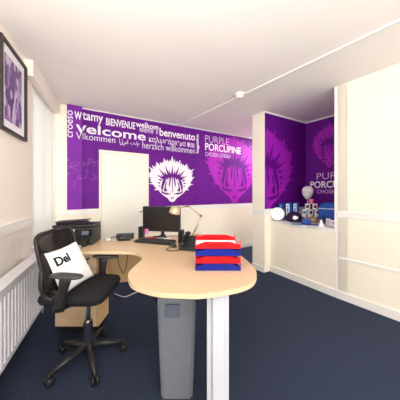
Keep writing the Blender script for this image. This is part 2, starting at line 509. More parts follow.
# ------------------------------------------------------------------ wall mural
def emblem(name, parent, wall, cu, cz, hw, hh, mface, mquill, off, clip=None, seed=3):
    """a spiky head: ragged outline, fan of quills, two eyes, jaw band and nose"""
    rnd = random.Random(seed)
    pts = []
    # ragged outline from lower right, over the top, to lower left
    prof = [(-42, 0.84), (-30, 0.88), (-12, 0.95), (5, 1.02), (25, 1.10), (45, 1.02), (65, 0.96), (90, 1.03)]
    def rad(d):
        d = d if d <= 90 else 180-d
        for (a0, r0), (a1, r1) in zip(prof, prof[1:]):
            if d <= a1: return r0+(r1-r0)*(d-a0)/(a1-a0)
        return prof[-1][1]
    n = 38
    for i in range(n+1):
        deg = -40 + 260*i/n
        tip = rad(deg)*(1.0 + 0.05*(rnd.random()-0.5) - (0.09, 0.0, 0.13)[i % 3])
        a = math.radians(deg)
        pts.append((math.cos(a)*tip, math.sin(a)*tip + 0.03))
        if i < n:
            deg2 = deg + 260/n*(0.35+0.3*rnd.random()); a = math.radians(deg2)
            val = rad(deg2)*(0.87-0.07*rnd.random())
            pts.append((math.cos(a)*val, math.sin(a)*val - 0.02))
    pts += [(-0.46, -0.60), (-0.34, -0.70), (-0.18, -0.82), (-0.10, -0.95), (0.0, -0.99), (0.10, -0.95), (0.18, -0.82), (0.34, -0.70), (0.46, -0.60)]
    T = wall.mtx(off)
    def tr(q): return [(cu+x*hw, cz+z*hh) for x, z in q]
    def cut(bm):
        if clip:
            for co, no in clip:
                bmesh.ops.bisect_plane(bm, geom=bm.verts[:]+bm.edges[:]+bm.faces[:], plane_co=co, plane_no=no, clear_outer=True)
        return bm
    bm = B(); poly(bm, tr(pts), 0.0, 0.001, T)
    face = obj(name, cut(bm), mface, parent)
    qb = B()
    def q(pl): poly(qb, tr(pl), 0.001, 0.0018, T)
    # quill fan
    base = (0.0, -0.18)
    fan = [(0, 0.16, 0.86, 0.050)]
    for sg in (-1, 1):
        fan += [(sg*11, 0.22, 0.66, 0.042), (sg*20, 0.18, 0.88, 0.052), (sg*31, 0.24, 0.66, 0.044), (sg*40, 0.22, 0.86, 0.054), (sg*50, 0.28, 0.64, 0.044),
                (sg*58, 0.28, 0.76, 0.050), (sg*71, 0.42, 0.62, 0.040), (sg*86, 0.46, 0.62, 0.036), (sg*100, 0.48, 0.58, 0.030)]
    for deg, r0, r1, w in fan:
        a = math.radians(90-deg); d = Vector((math.cos(a), math.sin(a))); s = Vector((-d.y, d.x)); b0 = Vector(base)
        m_ = r0+(r1-r0)*0.35
        q([b0+d*r0, b0+d*m_-s*w, b0+d*r1, b0+d*m_+s*w])
    # crown of the face, split by light bars
    for sx in (-1, 1):
        q([(sx*0.28, 0.10), (sx*0.40, -0.06), (sx*0.46, -0.36), (sx*0.40, -0.54), (sx*0.36, -0.30), (sx*0.28, -0.10)])        # outer eye
        q([(sx*0.20, 0.02), (sx*0.27, -0.14), (sx*0.33, -0.36), (sx*0.34, -0.52), (sx*0.20, -0.50), (sx*0.27, -0.34)])
        q([(sx*0.05, 0.06), (sx*0.11, 0.08), (sx*0.15, -0.20), (sx*0.12, -0.34)])
        q([(sx*0.47, -0.48), (sx*0.42, -0.60), (sx*0.22, -0.66), (sx*0.05, -0.62), (sx*0.20, -0.58), (sx*0.36, -0.55)])   # jaw band
        q([(sx*0.015, -0.78), (sx*0.055, -0.75), (sx*0.06, -0.84), (sx*0.03, -0.88)])
    q([(-0.018, 0.06), (0.018, 0.06), (0.012, -0.56), (-0.012, -0.56)])
    obj('quills', cut(qb), mquill, face)
    return face

mural = thing('wall_mural', 'purple mural of white greeting words and spiky heads across the long back wall', 'mural', WB.at(1.5, 0.955, 0.0))
PAN = 0.004
bm = B()
ztop = CEIL-0.016
slab(bm, C0+DB*uP1, C0+DB*uD0-DB*0.03, NB, PAN, 0.956, ztop)
slab(bm, C0+DB*(uD0-0.03), C0+DB*(uD1+0.03), NB, PAN, zD+0.031, ztop)
slab(bm, C0+DB*(uD1+0.031), C0+DB*4.6, NB, PAN, 0.953, ztop)
obj('purple_ground', bm, 'purple', mural)
bm = B(); slab(bm, C0+DB*uP0+NB*PIER_OFF, C0+DB*uP1+NB*PIER_OFF, NB, PAN, 0.956, CEIL-0.001)
slab(bm, C0+DB*(uP1), C0+DB*(uP1+0.003), NB, PIER_OFF+PAN, 0.956, CEIL-0.001)
obj('pier_ground', bm, 'purple_pillar', mural, label='lighter purple strip on the shallow pier')

def word(s, wall, x0, x1, yt, yb, bold=0.0, m='vinyl_white', vertical=False, parent=None, off=PAN, xm=None, cut=None):
    """x0..x1 span; yt, yb measured at the middle of the word"""
    xm = xm or (x0+x1)/2
    u0 = wall.uz(x0, 200)[0]; u1 = wall.uz(x1, 200)[0]
    z1 = wall.uz(xm, yt)[1]; z0 = wall.uz(xm, yb)[1]
    bm = words_fit(s, u0, u1, z0, z1, wall.mtx(off), bold, vertical)
    if cut:                          # the word runs on over the edge of the pier
        bmesh.ops.bisect_plane(bm, geom=bm.verts[:]+bm.edges[:]+bm.faces[:], plane_co=wall.at(wall.uz(cut[0], 200)[0], 1.0), plane_no=v3(wall.d*cut[1], 0), clear_outer=True)
    return obj('lettering', bm, m, parent or mural)
word('croeso', WP, 67.6, 72.8, 110.5, 137.3, 0.0, vertical=True)
word('W', WP, 74.3, 81.8, 111.8, 119.6, 0.03)
word('tamy', WB, 82.6, 103, 113.6, 124.0, 0.014)
word('v', WP, 75.8, 86.4, 125.0, 133.6, 0.012, cut=(81.95, 1))
word('v', WB, 75.8, 86.4, 125.0, 133.6, 0.012, cut=(82.6, -1))
word('elcome', WB, 86.4, 145.6, 128.2, 137.2, 0.016)
word('BIENVENUE', WB, 106, 135, 120.2, 127.4, 0.02)
word('welkom', WB, 135.6, 158.3, 122.8, 128.6, 0.02)
word('\u0938\u0935\u093e\u0917\u0924', WB, 139.2, 153.5, 129.2, 133.0, 0.0)
word('\u0939\u0947', WB, 155.8, 158.0, 130.2, 134.6, 0.0)
word('benvenuto', WB, 159.4, 195, 130.7, 138.3, 0.018)
word('\u03ba\u03b1\u03bb\u03c9\u03c3\u03cc\u03c1\u03b9\u03c3\u03bc\u03b1', WB, 149, 185.5, 138.3, 145.6, 0.0)
word('\u6b61\u8fce', WB, 187, 194.6, 142.8, 147.4, 0.01)
word('V', WP, 76, 81.8, 132.2, 139.4, -0.01)
word('lkommen', WB, 82.6, 115.2, 135.0, 141.3, -0.006)
word('\u0627\u0644\u0633\u0627', WB, 119.2, 128, 138.9, 145.4, 0.0)
word('\u0628\u06a9\u0645', WB, 130.4, 139, 141.3, 146.6, 0.0)
word('herzlich willkommen', WB, 142.4, 194.6, 144.6, 151.0, -0.008)
word('hoggeldiniz', WB, 196, 199.2, 134.2, 153.2, 0.02, vertical=True)

def head_at(name, wall, parent, x, yc, xhalf, yhalf, *a, **k):
    u, z = wall.uz(x, yc); u2 = wall.uz(x+xhalf, yc)[0]; z2 = wall.uz(x, yc-yhalf)[1]
    return emblem(name, parent, wall, u, z, u2-u, z2-z, *a, **k)
e1 = head_at('emblem', WB, mural, 172.2, 180.0, 22.6, 22.3, 'vinyl_white', 'purple', PAN, seed=3)
e1['label'] = 'white spiky head'
zc = ztop-0.002
e2 = head_at('emblem', WB, mural, 234.5, 169.0, 25.5, 34.5, 'magenta', 'purple', PAN, seed=5,
             clip=[((0, 0, zc), (0, 0, 1))])
e2['label'] = 'magenta spiky head'
word('PURPLE', WB, 205, 228.6, 137.0, 143.6, -0.012, 'vinyl_lilac', off=PAN+0.0012)
word('PORCUPINE', WB, 205, 240.6, 145.2, 152.2, 0.02, off=PAN+0.0012)
word('CHOSEN DESIGN', WB, 205, 230, 153.2, 157.2, 0.0, 'vinyl_lilac', off=PAN+0.0012)
# faint scribbled map lines low on the pier
for k in range(2):
    bm = B(); rnd = random.Random(20+k)
    W_ = WP if k == 0 else WB
    for j in range(9):
        x0 = (68, 83)[k]+rnd.random()*(12, 14)[k]; y0 = 160+rnd.random()*24
        P = []
        for i in range(5):
            x = min(max(x0+(rnd.random()-0.5)*8, (67.6, 82.8)[k]), (81.4, 98)[k])
            u, z = W_.uz(x, y0+(rnd.random()-0.5)*7); P.append(W_.at(u, z, PAN+0.0008))
        tube(bm, spline(P, 4), 0.0022, 4)
    obj('map_lines', bm, 'vinyl_faint', mural, label='faint lilac scribble')

# alcove murals
WS = Wall(PB, DB, NB); WS.d = (A1-PB).normalized(); WS.n = Vector((WS.d.y, -WS.d.x))
WA = Wall(A1, DA, NA)
side = thing('wall_mural', 'deep purple mural with half a spiky head on the alcove side wall', 'mural', WS.at(0.5, 0.946, 0))
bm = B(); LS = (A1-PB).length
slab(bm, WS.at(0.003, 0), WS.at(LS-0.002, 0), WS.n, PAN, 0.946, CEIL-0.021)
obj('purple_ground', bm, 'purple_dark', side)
pc = WS.at(0.004, 1.0); pn = v3(-WS.d, 0)
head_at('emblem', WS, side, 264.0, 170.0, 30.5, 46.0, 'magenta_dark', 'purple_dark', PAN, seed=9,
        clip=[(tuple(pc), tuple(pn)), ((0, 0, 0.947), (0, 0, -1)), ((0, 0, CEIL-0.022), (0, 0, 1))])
back = thing('wall_mural', 'purple mural with a white studio name on the alcove rear wall', 'mural', WA.at(0.4, 0.771, 0))
bm = B(); LA = (A2-A1).length
slab(bm, WA.at(0.003, 0), WA.at(LA-0.003, 0), WA.n, PAN, 0.771, CEIL-0.021)
obj('purple_ground', bm, 'purple', back)
head_at('emblem', WA, back, 329.5, 145.5, 20.5, 22.5, 'magenta', 'purple', PAN, seed=11,
        clip=[((0, 0, CEIL-0.022), (0, 0, 1))])
def word_clip(s, x0, x1, yt, yb, n_seen, n_all, bold, m):
    u0 = WA.uz(x0, 200)[0]; u1 = WA.uz(x1, 200)[0]
    z1 = WA.uz(x0, yt)[1]; z0 = WA.uz(x0, yb)[1]
    return obj('lettering', words_fit(s, u0, u0+(u1-u0)*n_all/n_seen, z0, z1, WA.mtx(PAN+0.0012), bold), m, back)
word_clip('PURPLE', 317, 333.8, 173.2, 179.6, 2.75, 6, -0.01, 'vinyl_lilac')
word_clip('PORCUPINE', 310.4, 331.5, 181.5, 188.2, 3.95, 8.6, 0.025, 'vinyl_white')
word_clip('CHOSEN DESIGN', 317, 334, 189.8, 193.4, 5.1, 12.6, 0.005, 'vinyl_lilac')

# ------------------------------------------------------------------ ceiling: detector and trunking
t = thing('smoke_detector', 'round white smoke detector on the ceiling beside the thin trunking', 'smoke detector', (0.484, 2.449, CEIL))
bm = B(); lathe(bm, [(0.062, 0.0), (0.062, -0.012), (0.056, -0.02), (0.050, -0.022)], (0.484, 2.449, CEIL-0.001), 28); obj('base', bm, 'white', t, smooth=False)
bm = B(); lathe(bm, [(0.046, -0.0225), (0.046, -0.04), (0.036, -0.052), (0.0, -0.055)], (0.484, 2.449, CEIL), 28); obj('sensor_head', bm, 'white', t, smooth=True)
d_ = Vector((0.618, -0.786)); p0 = Vector((-0.397, 3.60)); q0 = p0+d_*3.4
d_ = (Vector((0.455, 2.535))-p0).normalized(); q0 = p0+d_*3.5
ks = (Vector((0.484, 2.449))-p0).dot(d_)
for (sa, sb, lab) in ((0.0, ks-0.066, 'thin white ceiling trunking from the mural wall to the smoke detector'), (ks+0.066, 3.5, 'thin white ceiling trunking continuing from the detector towards the right wall')):
    bm = B(); a = p0+d_*sa; slab(bm, a, p0+d_*sb, Vector((-d_.y, d_.x))*0.9, 0.018, CEIL-0.014, CEIL-0.0005)
    solo('cable_trunking', bm, 'white', lab, 'trunking', (a.x, a.y, CEIL-0.014))

# ------------------------------------------------------------------ window wall: blind, radiator, picture
WL = Wall(C0, DL, NL)
bl = thing('vertical_blind', 'white vertical blind glowing with daylight in the left wall', 'blind', v3(C0+DL*0.4, 0.66))
bm = B(); slab(bm, C0+DL*0.03-NL*0.05, C0+DL*0.79-NL*0.05, NL, 0.04, 2.215, 2.255); obj('head_rail', bm, 'white', bl)
bm = B()
ns = 11
for i in range(ns):
    c = C0+DL*(0.06+0.70*i/(ns-1))-NL*0.03
    a = math.radians(-26)
    d = DL*math.cos(a)+NL*math.sin(a); n = Vector((-d.y, d.x))
    slab(bm, c-d*0.042, c+d*0.042, n, 0.0015, 0.68, 2.214)
    slab(bm, c-d*0.036, c+d*0.036, n*1.4, 0.003, 0.66, 0.70)
obj('slats', bm, 'blind', bl)
bm = B(); p = C0+DL*0.77-NL*0.02; P = [v3(p, 2.21), v3(p, 1.5), v3(p, 1.0)]; tube(bm, P, 0.003, 6); obj('pull_cord', bm, 'cable_white', bl)

# radiator
ra = thing('radiator', 'white fluted panel radiator low on the left wall behind the swivel chair', 'radiator', v3(C0+DL*1.4+NL*0.08, 0.10))
t0r, t1r = 0.86, 2.15
zr0, zr1 = 0.12, 0.605
bm = B()
# corrugated front panel
npl = 26; L = t1r-t0r; top = []; pts_f = []
prof = []
for i in range(npl):
    b = t0r+0.015+(L-0.03)*i/npl; w = (L-0.03)/npl
    prof += [(b, 0.108), (b+w*0.30, 0.108), (b+w*0.42, 0.124), (b+w*0.86, 0.124)]
prof.append((t1r-0.015, 0.108))
pl = [C0+DL*t+NL*h for t, h in prof]+[C0+DL*(t1r-0.015)+NL*0.096, C0+DL*(t0r+0.015)+NL*0.096]
prism(bm, pl, zr0+0.03, zr1-0.045)
slab(bm, C0+DL*t0r+NL*0.096, C0+DL*t1r+NL*0.096, NL, 0.029, zr1-0.046, zr1-0.004)
slab(bm, C0+DL*t0r+NL*0.096, C0+DL*t1r+NL*0.096, NL, 0.029, zr0, zr0+0.031)
obj('front_panel', bm, 'rad', ra)
bm = B(); slab(bm, C0+DL*t0r+NL*0.035, C0+DL*t1r+NL*0.035, NL, 0.018, zr0, zr1-0.006); obj('rear_panel', bm, 'rad', ra)
bm = B(); slab(bm, C0+DL*(t0r-0.004)+NL*0.033, C0+DL*(t1r+0.004)+NL*0.033, NL, 0.094, zr1-0.005, zr1+0.012)
obj('top_grille', bm, 'rad', ra)
bm = B(); slab(bm, C0+DL*(t0r-0.006)+NL*0.033, C0+DL*(t0r)+NL*0.033, NL, 0.09, zr0+0.02, zr1-0.005); obj('side_panel', bm, 'rad', ra)
bm = B(); pv = C0+DL*(t0r-0.05)+NL*0.085
tube(bm, [v3(C0+DL*t0r+NL*0.085, 0.17), v3(pv, 0.17), v3(pv, 0.0)], 0.009); lathe(bm, [(0.018, 0.0), (0.02, 0.03), (0.02, 0.065), (0.014, 0.075)], v3(pv, 0.165), 14)
obj('valve', bm, 'cable_white', ra, smooth=True)

# picture
tF0, tF1 = 1.015, 1.45; zF0, zF1 = 1.645, 2.30
pf = thing('picture_frame', 'dark box-framed purple print hanging high on the left wall', 'picture', v3(C0+DL*1.2, zF0))
bm = B()
fw = 0.022; fd = 0.03
for (a, b, c, d) in ((tF0, tF0+fw, zF0, zF1), (tF1-fw, tF1, zF0, zF1), (tF0+fw, tF1-fw, zF0, zF0+fw), (tF0+fw, tF1-fw, zF1-fw, zF1)):
    slab(bm, C0+DL*a+NL*0.001, C0+DL*b+NL*0.001, NL, fd, c, d)
obj('frame', bm, 'frame', pf)
bm = B(); slab(bm, C0+DL*(tF0+fw)+NL*0.002, C0+DL*(tF1-fw)+NL*0.002, NL, 0.012, zF0+fw, zF1-fw); obj('mat_board', bm, 'paper', pf)
bm = B(); slab(bm, C0+DL*(tF0+0.075)+NL*0.0142, C0+DL*(tF1-0.075)+NL*0.0142, NL, 0.001, zF0+0.085, zF1-0.085); obj('print', bm, 'print', pf)

# ------------------------------------------------------------------ desk
TZ = 0.73
desk = thing('corner_desk', 'beech corner desk with a wavy edge and rounded meeting end', 'desk', (-0.2, 1.7, 0))
curve = spline([(0.03, 2.235), (0.19, 1.86), (0.298, 1.495), (0.336, 1.24), (0.302, 1.09), (0.210, 0.993), (0.0225, 0.930), (-0.09, 0.930), (-0.193, 0.942), (-0.273, 0.974),
                (-0.345, 1.022), (-0.391, 1.093), (-0.417, 1.175), (-0.413, 1.29), (-0.408, 1.42), (-0.455, 1.52), (-0.56, 1.583), (-0.797, 1.593)], 5)
outline = [Vector((-1.22, 1.572)), Vector((-1.36, 1.90)), Vector((-1.0, 2.0)), Vector((-0.11, 2.238))] + [Vector((p.x, p.y)) for p in curve]
bm = B(); prism(bm, outline, TZ-0.003, TZ); obj('worktop', bm, 'beech', desk)
bm = B(); prism(bm, outline, TZ-0.026, TZ-0.0031); obj('edging', bm, 'beech_edge', desk, label='pale beech board edge')
bm = B()
a = Vector((-1.22, 1.885)); b = Vector((-0.25, 2.14)); n = Vector((a.y-b.y, b.x-a.x)).normalized()
slab(bm, a, b, -n, 0.018, 0.305, TZ-0.027); obj('modesty_panel', bm, 'beech_side', desk)
for (x, y, w, d, rz) in ((0.090, 1.010, 0.075, 0.06, 0.0),):
    bm = B(); box(bm, (x, y, (TZ-0.03)/2+0.008), (0.058, 0.05, TZ-0.045), rz, 0.006); box(bm, (x-0.042, y+0.006, (TZ-0.03)/2+0.008), (0.026, 0.03, TZ-0.05), rz, 0.004)
    box(bm, (x+0.042, y+0.006, (TZ-0.03)/2+0.008), (0.026, 0.03, TZ-0.05), rz, 0.004)
    leg = obj('leg', bm, 'light_grey', desk)
    fb = B(); box(fb, (x, y+0.05, 0.012), (0.09, 0.42, 0.022), rz, 0.006); obj('foot', fb, 'light_grey', leg)
bm = B(); box(bm, (-0.17, 2.10, (TZ-0.03)/2+0.002), (0.05, 0.05, TZ-0.035), 0.2, 0.005); obj('leg', bm, 'light_grey', desk)
bm = B(); box(bm, (-1.26, 1.80, (TZ-0.03)/2+0.002), (0.05, 0.05, TZ-0.035), 0.2, 0.005); obj('leg', bm, 'light_grey', desk)

# drawer pedestal
px0, px1, py0, py1 = -1.21, -0.862, 1.675, 1.885
ped = thing('drawer_pedestal', 'beech drawer pedestal with keys in its lock under the left arm of the desk', 'drawers', ((px0+px1)/2, (py0+py1)/2, 0))
bm = B(); box(bm, ((px0+px1)/2, (py0+py1)/2+0.01, 0.375), (px1-px0, py1-py0-0.02, 0.63)); obj('carcass', bm, 'beech_side', ped)
zt = 0.695
for k, h in enumerate((0.135, 0.135, 0.35)):
    bm = B(); box(bm, ((px0+px1)/2, py0+0.001, zt-h/2), (px1-px0-0.004, 0.018, h-0.006), 0, 0.002)
    dw = obj('drawer', bm, 'beech', ped)
    hb = B(); tube(hb, [(-1.10, py0-0.008, zt-0.035), (-1.10, py0-0.03, zt-0.035), (-0.98, py0-0.03, zt-0.035), (-0.98, py0-0.008, zt-0.035)], 0.005); obj('handle', hb, 'silver', dw, smooth=True)
    if k == 0:
        lb = B(); xk = -0.925; lathe(lb, [(0.010, 0), (0.010, 0.012), (0.007, 0.013)], (xk, py0-0.008, zt-0.045), 14, RX(90)); obj('lock', lb, 'chrome', dw)
        kb = B(); box(kb, (xk, py0-0.034, zt-0.045), (0.004, 0.026, 0.012)); tube(kb, [(xk+0.012*math.cos(a_), py0-0.048, zt-0.056+0.012*math.sin(a_)) for a_ in [k2*math.pi/6 for k2 in range(12)]], 0.002, 6, True)
        box(kb, (xk-0.008, py0-0.048, zt-0.085), (0.014, 0.004, 0.04), 0); box(kb, (xk+0.006, py0-0.047, zt-0.088), (0.014, 0.004, 0.045), 0)
        obj('keys', kb, 'grey_plastic_dark', dw)
    zt -= h
bm = B(); box(bm, ((px0+px1)/2, (py0+py1)/2+0.01, 0.03), (px1-px0-0.02, py1-py0-0.04, 0.059)); obj('plinth', bm, 'black_plastic', ped)

# grey box under the desk
bx, by = -0.135, 1.24
gb = thing('waste_bin', 'grey plastic waste bin with a rim and recessed grip under the rounded desk end', 'bin', (bx, by, 0))
bm = B()
prof = [(0.095, 0.085, 0.0), (0.112, 0.10, 0.50)]
lo = [(-.092, -.082), (.092, -.082), (.092, .082), (-.092, .082)]; hi = [(-.112, -.10), (.112, -.10), (.112, .10), (-.112, .10)]
lv = [bm.verts.new((bx+x, by+y, 0.002)) for x, y in lo]; hv = [bm.verts.new((bx+x, by+y, 0.575)) for x, y in hi]
iv = [bm.verts.new((bx+x*.95, by+y*.95, 0.575)) for x, y in hi]; jv = [bm.verts.new((bx+x*.95, by+y*.95, 0.02)) for x, y in lo]
bm.faces.new(lv[::-1]); bm.faces.new(jv)
for i in range(4):
    k = (i+1) % 4
    bm.faces.new((lv[i], lv[k], hv[k], hv[i])); bm.faces.new((hv[i], hv[k], iv[k], iv[i])); bm.faces.new((iv[i], iv[k], jv[k], jv[i]))
bmesh.ops.bevel(bm, geom=[e for e in bm.edges if abs(e.verts[0].co.z-e.verts[1].co.z) > 0.3], offset=0.012, segments=2, affect='EDGES')
obj('body', bm, 'grey_plastic', gb)
bm = B(); R = [(-.118, -.106), (.118, -.106), (.118, .106), (-.118, .106)]
for i in range(4):
    a = Vector(R[i]); b = Vector(R[(i+1) % 4]); n = Vector((a.y-b.y, b.x-a.x)).normalized()
    slab(bm, a+Vector((bx, by)), b+Vector((bx, by)), n, 0.012, 0.575, 0.60)
obj('rim', bm, 'grey_plastic', gb)
bm = B(); box(bm, (bx-0.02, by-0.109, 0.53), (0.075, 0.014, 0.07), 0, 0.004); 
obj('grip', bm, 'grey_screen', gb, label='darker grip plate')

# ------------------------------------------------------------------ swivel chair (faces right, towards the desk)
cx, cy = -0.80, 1.43
ch = thing('swivel_chair', 'black mesh-backed swivel armchair in front of the radiator', 'chair', (cx, cy, 0))
bm = B(); cushion(bm, (cx-0.03, cy-0.005, 0.515), 0.215, 0.190, 0.043, 6.0, 3.2, RY(-1)); obj('seat', bm, 'black_fabric', ch, smooth=True)
bm = B(); cushion(bm, (cx-0.01, cy, 0.468), 0.17, 0.15, 0.012, 5, 3); obj('seat_pan', bm, 'black_plastic', ch, smooth=True)
# backrest: frame loop and net. s runs across (world Y), h up
def backp(s, h, off=0.0):
    """s in -1..1 across, h in 0..1 up; gentle hollow"""
    z = 0.565+0.36*h
    x = -0.945-0.080*h+0.012*s*(1-h) - 0.03*(1-s*s)*(0.7+0.3*h) + off
    half = 0.172+0.020*h
    return Vector((x-0.005*s, cy-0.012+half*s, z))
loop = []
N = 48
for k in range(N):
    a = 2*math.pi*k/N
    s = math.copysign(abs(math.cos(a))**(2/6.0), math.cos(a)); h = 0.5+0.5*math.copysign(abs(math.sin(a))**(2/6.0), math.sin(a))
    loop.append(backp(s, h))
bm = B(); tube(bm, loop, 0.011, 8, True); obj('back_frame', bm, 'black_plastic', ch, smooth=True)
bm = B()
nn = 14
g = [[bm.verts.new(backp(math.copysign(min(abs(-1+2*i/nn), 0.975), -1+2*i/nn), 0.02+0.96*j/nn)) for i in range(nn+1)] for j in range(nn+1)]
for j in range(nn):
    for i in range(nn): bm.faces.new((g[j][i], g[j][i+1], g[j+1][i+1], g[j+1][i]))
sol = bmesh.ops.solidify(bm, geom=bm.faces[:], thickness=0.004)
obj('back_net', bm, 'black_mesh', ch, smooth=True)
bm = B(); tube(bm, spline([backp(-0.9, 0.78, -0.012), backp(-0.3, 0.60, -0.018), backp(0.3, 0.60, -0.018), backp(0.9, 0.78, -0.012)], 5), 0.012); 
tube(bm, spline([backp(0, 0.6, -0.02), backp(0, 0.2, -0.05), Vector((-1.0, cy, 0.50)), Vector((-0.9, cy, 0.452))], 5), 0.02)
obj('back_support', bm, 'black_plastic', ch, smooth=True)
for sgn in (-1, 1):
    bm = B()
    tube(bm, spline([backp(sgn*0.99, 0.40), backp(sgn*1.05, 0.16)+Vector((-0.012, sgn*0.01, 0)), Vector((-0.962, cy+sgn*0.19, 0.555)), Vector((-0.93, cy+sgn*0.178, 0.527)), Vector((-0.90, cy+sgn*0.16, 0.545)), backp(sgn*0.8, 0.0, 0.015)], 5), 0.015)
    obj('back_bracket', bm, 'black_plastic', ch, smooth=True)
    # arm: pad and blade post
    ay = cy+sgn*0.225
    if sgn < 0: pc_ = (-0.79, 1.185, 0.702); pb = Vector((-0.862, 1.215, 0.470)); pt = Vector((-0.795, 1.185, 0.692))
    else: pc_ = (-0.765, 1.628, 0.676); pb = Vector((-0.80, 1.622, 0.455)); pt = Vector((-0.785, 1.626, 0.668))
    am = B()
    u = Vector((0.030, 0.004, 0)); w = Vector((0, 0.011, 0))
    prev = None
    ks = 6
    for k in range(ks+1):
        f = k/ks; c = pb.lerp(pt, f) + Vector((0.0, 0, 0)); wd = 0.9+0.25*abs(f-0.5)*2
        ring = [am.verts.new(c+u*wd*math.cos(q2)+w*math.sin(q2)) for q2 in [2*math.pi*j/12 for j in range(12)]]
        if prev:
            for j in range(12): am.faces.new((prev[j], prev[(j+1) % 12], ring[(j+1) % 12], ring[j]))
        else: am.faces.new(ring[::-1])
        prev = ring
    am.faces.new(prev)
    tube(am, [pb+Vector((0, 0, 0.012)), Vector((pb.x+0.02, cy+sgn*0.12, 0.462))], 0.014)
    arm = obj('armrest', am, 'black_plastic', ch, smooth=True)
    pm = B(); cushion(pm, pc_, 0.100, 0.034, 0.014, 3.2, 2.4, RZ(4*sgn) @ RY(2)); obj('arm_pad', pm, 'grey_plastic_dark', arm, smooth=True)
bm = B(); lathe(bm, [(0.03, 0.10), (0.03, 0.28), (0.016, 0.281), (0.016, 0.44), (0.05, 0.441), (0.06, 0.458)], (cx, cy, 0), 20); obj('gas_column', bm, 'chrome', ch)
base = B()
for k in range(5):
    a = math.radians(20+72*k)
    tube(base, [(cx+0.02*math.cos(a), cy+0.02*math.sin(a), 0.105), (cx+0.14*math.cos(a), cy+0.14*math.sin(a), 0.09), (cx+0.235*math.cos(a), cy+0.235*math.sin(a), 0.07)], [0.026, 0.02, 0.014])
lathe(base, [(0.036, 0.08), (0.04, 0.10), (0.034, 0.125)], (cx, cy, 0), 18)
star = obj('star_base', base, 'black_plastic', ch, smooth=True)
for k in range(5):
    a = math.radians(20+72*k); wx, wy = cx+0.235*math.cos(a), cy+0.235*math.sin(a)
    wb = B()
    for s2 in (-1, 1):
        lathe(wb, [(0.0, -0.009), (0.02, -0.009), (0.026, -0.004), (0.026, 0.004), (0.02, 0.009), (0.0, 0.009)], (wx+0.013*s2*math.sin(a), wy-0.013*s2*math.cos(a), 0.027), 14, RZ(math.degrees(a)) @ RX(90))
    tube(wb, [(wx, wy, 0.027), (wx, wy, 0.075)], 0.007)
    obj('castor', wb, 'black_plastic', star, smooth=True)

# pillow leaning on the backrest
TL, TR, BL_, BR = Vector((-0.965, 1.225, 0.818)), Vector((-0.920, 1.470, 0.838)), Vector((-0.862, 1.228, 0.548)), Vector((-0.796, 1.490, 0.574))
pil = thing('cushion', 'white square cushion with black lettering leaning on the swivel chair back', 'cushion', (-0.82, 1.36, 0.557))
nrm = (TR-TL).cross(BL_-TL).normalized()
if nrm.x < 0: nrm = -nrm
def pp(x, y, side):
    """x, y in -1..1"""
    e = 1-0.05*(1-abs(x*y))*(max(abs(x), abs(y))**3)
    xx, yy = (x*(1-0.07*(1-y*y)*abs(x)**3)+1)/2, (y*(1-0.07*(1-x*x)*abs(y)**3)+1)/2
    c = TL.lerp(TR, xx).lerp(BL_.lerp(BR, xx), yy)
    th = 0.036*(max(0, (1-abs(x)**2.6)*(1-abs(y)**2.6)))**0.55
    th *= 1+0.05*math.sin(5*x+3*y)
    return c+nrm*(th*side+0.012)
bm = B(); n = 18
grid = {}
for s2 in (1, -1):
    for i in range(n+1):
        for j in range(n+1):
            edge = i in (0, n) or j in (0, n)
            key = (i, j, 0 if edge else s2)
            if key not in grid: grid[key] = bm.verts.new(pp(-1+2*i/n, -1+2*j/n, s2))
    gk = lambda i, j: grid[(i, j, 0 if (i in (0, n) or j in (0, n)) else s2)]
    for i in range(n):
        for j in range(n):
            bm.faces.new((gk(i, j), gk(i+1, j), gk(i+1, j+1), gk(i, j+1)))
obj('cover', bm, 'cotton', pil, smooth=True)
bm = words_bm('Del', 0.032)
X = [v.co.x for v in bm.verts]; Y = [v.co.y for v in bm.verts]; Zs = [v.co.z for v in bm.verts]
x0_, x1_, y0_, y1_ = min(X), max(X), min(Y), max(Y)
bmesh.ops.subdivide_edges(bm, edges=[e for e in bm.edges if e.calc_length() > 0.15], cuts=2)
for v in bm.verts:
    fx = -0.82+(v.co.x-x0_)/(x1_-x0_)*0.76; fy = -0.26-(v.co.y-y0_)/(y1_-y0_)*0.42
    up_ = 0.0022 if v.co.z > 0 else 0.0
    v.co = pp(fx, fy, 1)+nrm*up_
obj('lettering', bm, 'ink', pil, label='black printed word')

# ------------------------------------------------------------------ printer
prc = Vector((-1.125, 1.848)); prz = math.radians(9)
pr = thing('printer', 'black all-in-one printer at the left end of the desk', 'printer', v3(prc, TZ), prz)
TP = Matrix.Translation((prc.x, prc.y, TZ)) @ Matrix.Rotation(prz, 4, 'Z')
def pbx(bm, c, s, bev=0.0): return box(bm, c, s, 0, bev, TP)
bm = B(); pbx(bm, (0, 0, 0.080), (0.33, 0.22, 0.155), 0.012); obj('body', bm, 'black_plastic', pr)
bm = B(); pbx(bm, (0, 0.0, 0.170), (0.332, 0.215, 0.022), 0.008); pbx(bm, (-0.05, 0.02, 0.188), (0.24, 0.12, 0.016), 0.006); obj('scanner_lid', bm, 'black_plastic', pr)
bm = B(); box(bm, (-0.02, -0.015, 0.212), (0.27, 0.10, 0.006), 0, 0.002, TP @ RY(-3)); obj('document_tray', bm, 'grey_plastic_dark', pr)
bm = B(); pbx(bm, (0.078, -0.113, 0.112), (0.155, 0.008, 0.06), 0.003); cp = obj('control_panel', bm, 'gloss_black', pr)
bm = B(); pbx(bm, (0.105, -0.1185, 0.113), (0.058, 0.004, 0.036), 0.001); obj('display', bm, 'grey_screen', cp)
bm = B(); pbx(bm, (-0.075, -0.1105, 0.11), (0.13, 0.006, 0.052), 0.002); obj('paper_slot', bm, 'gloss_black', pr)
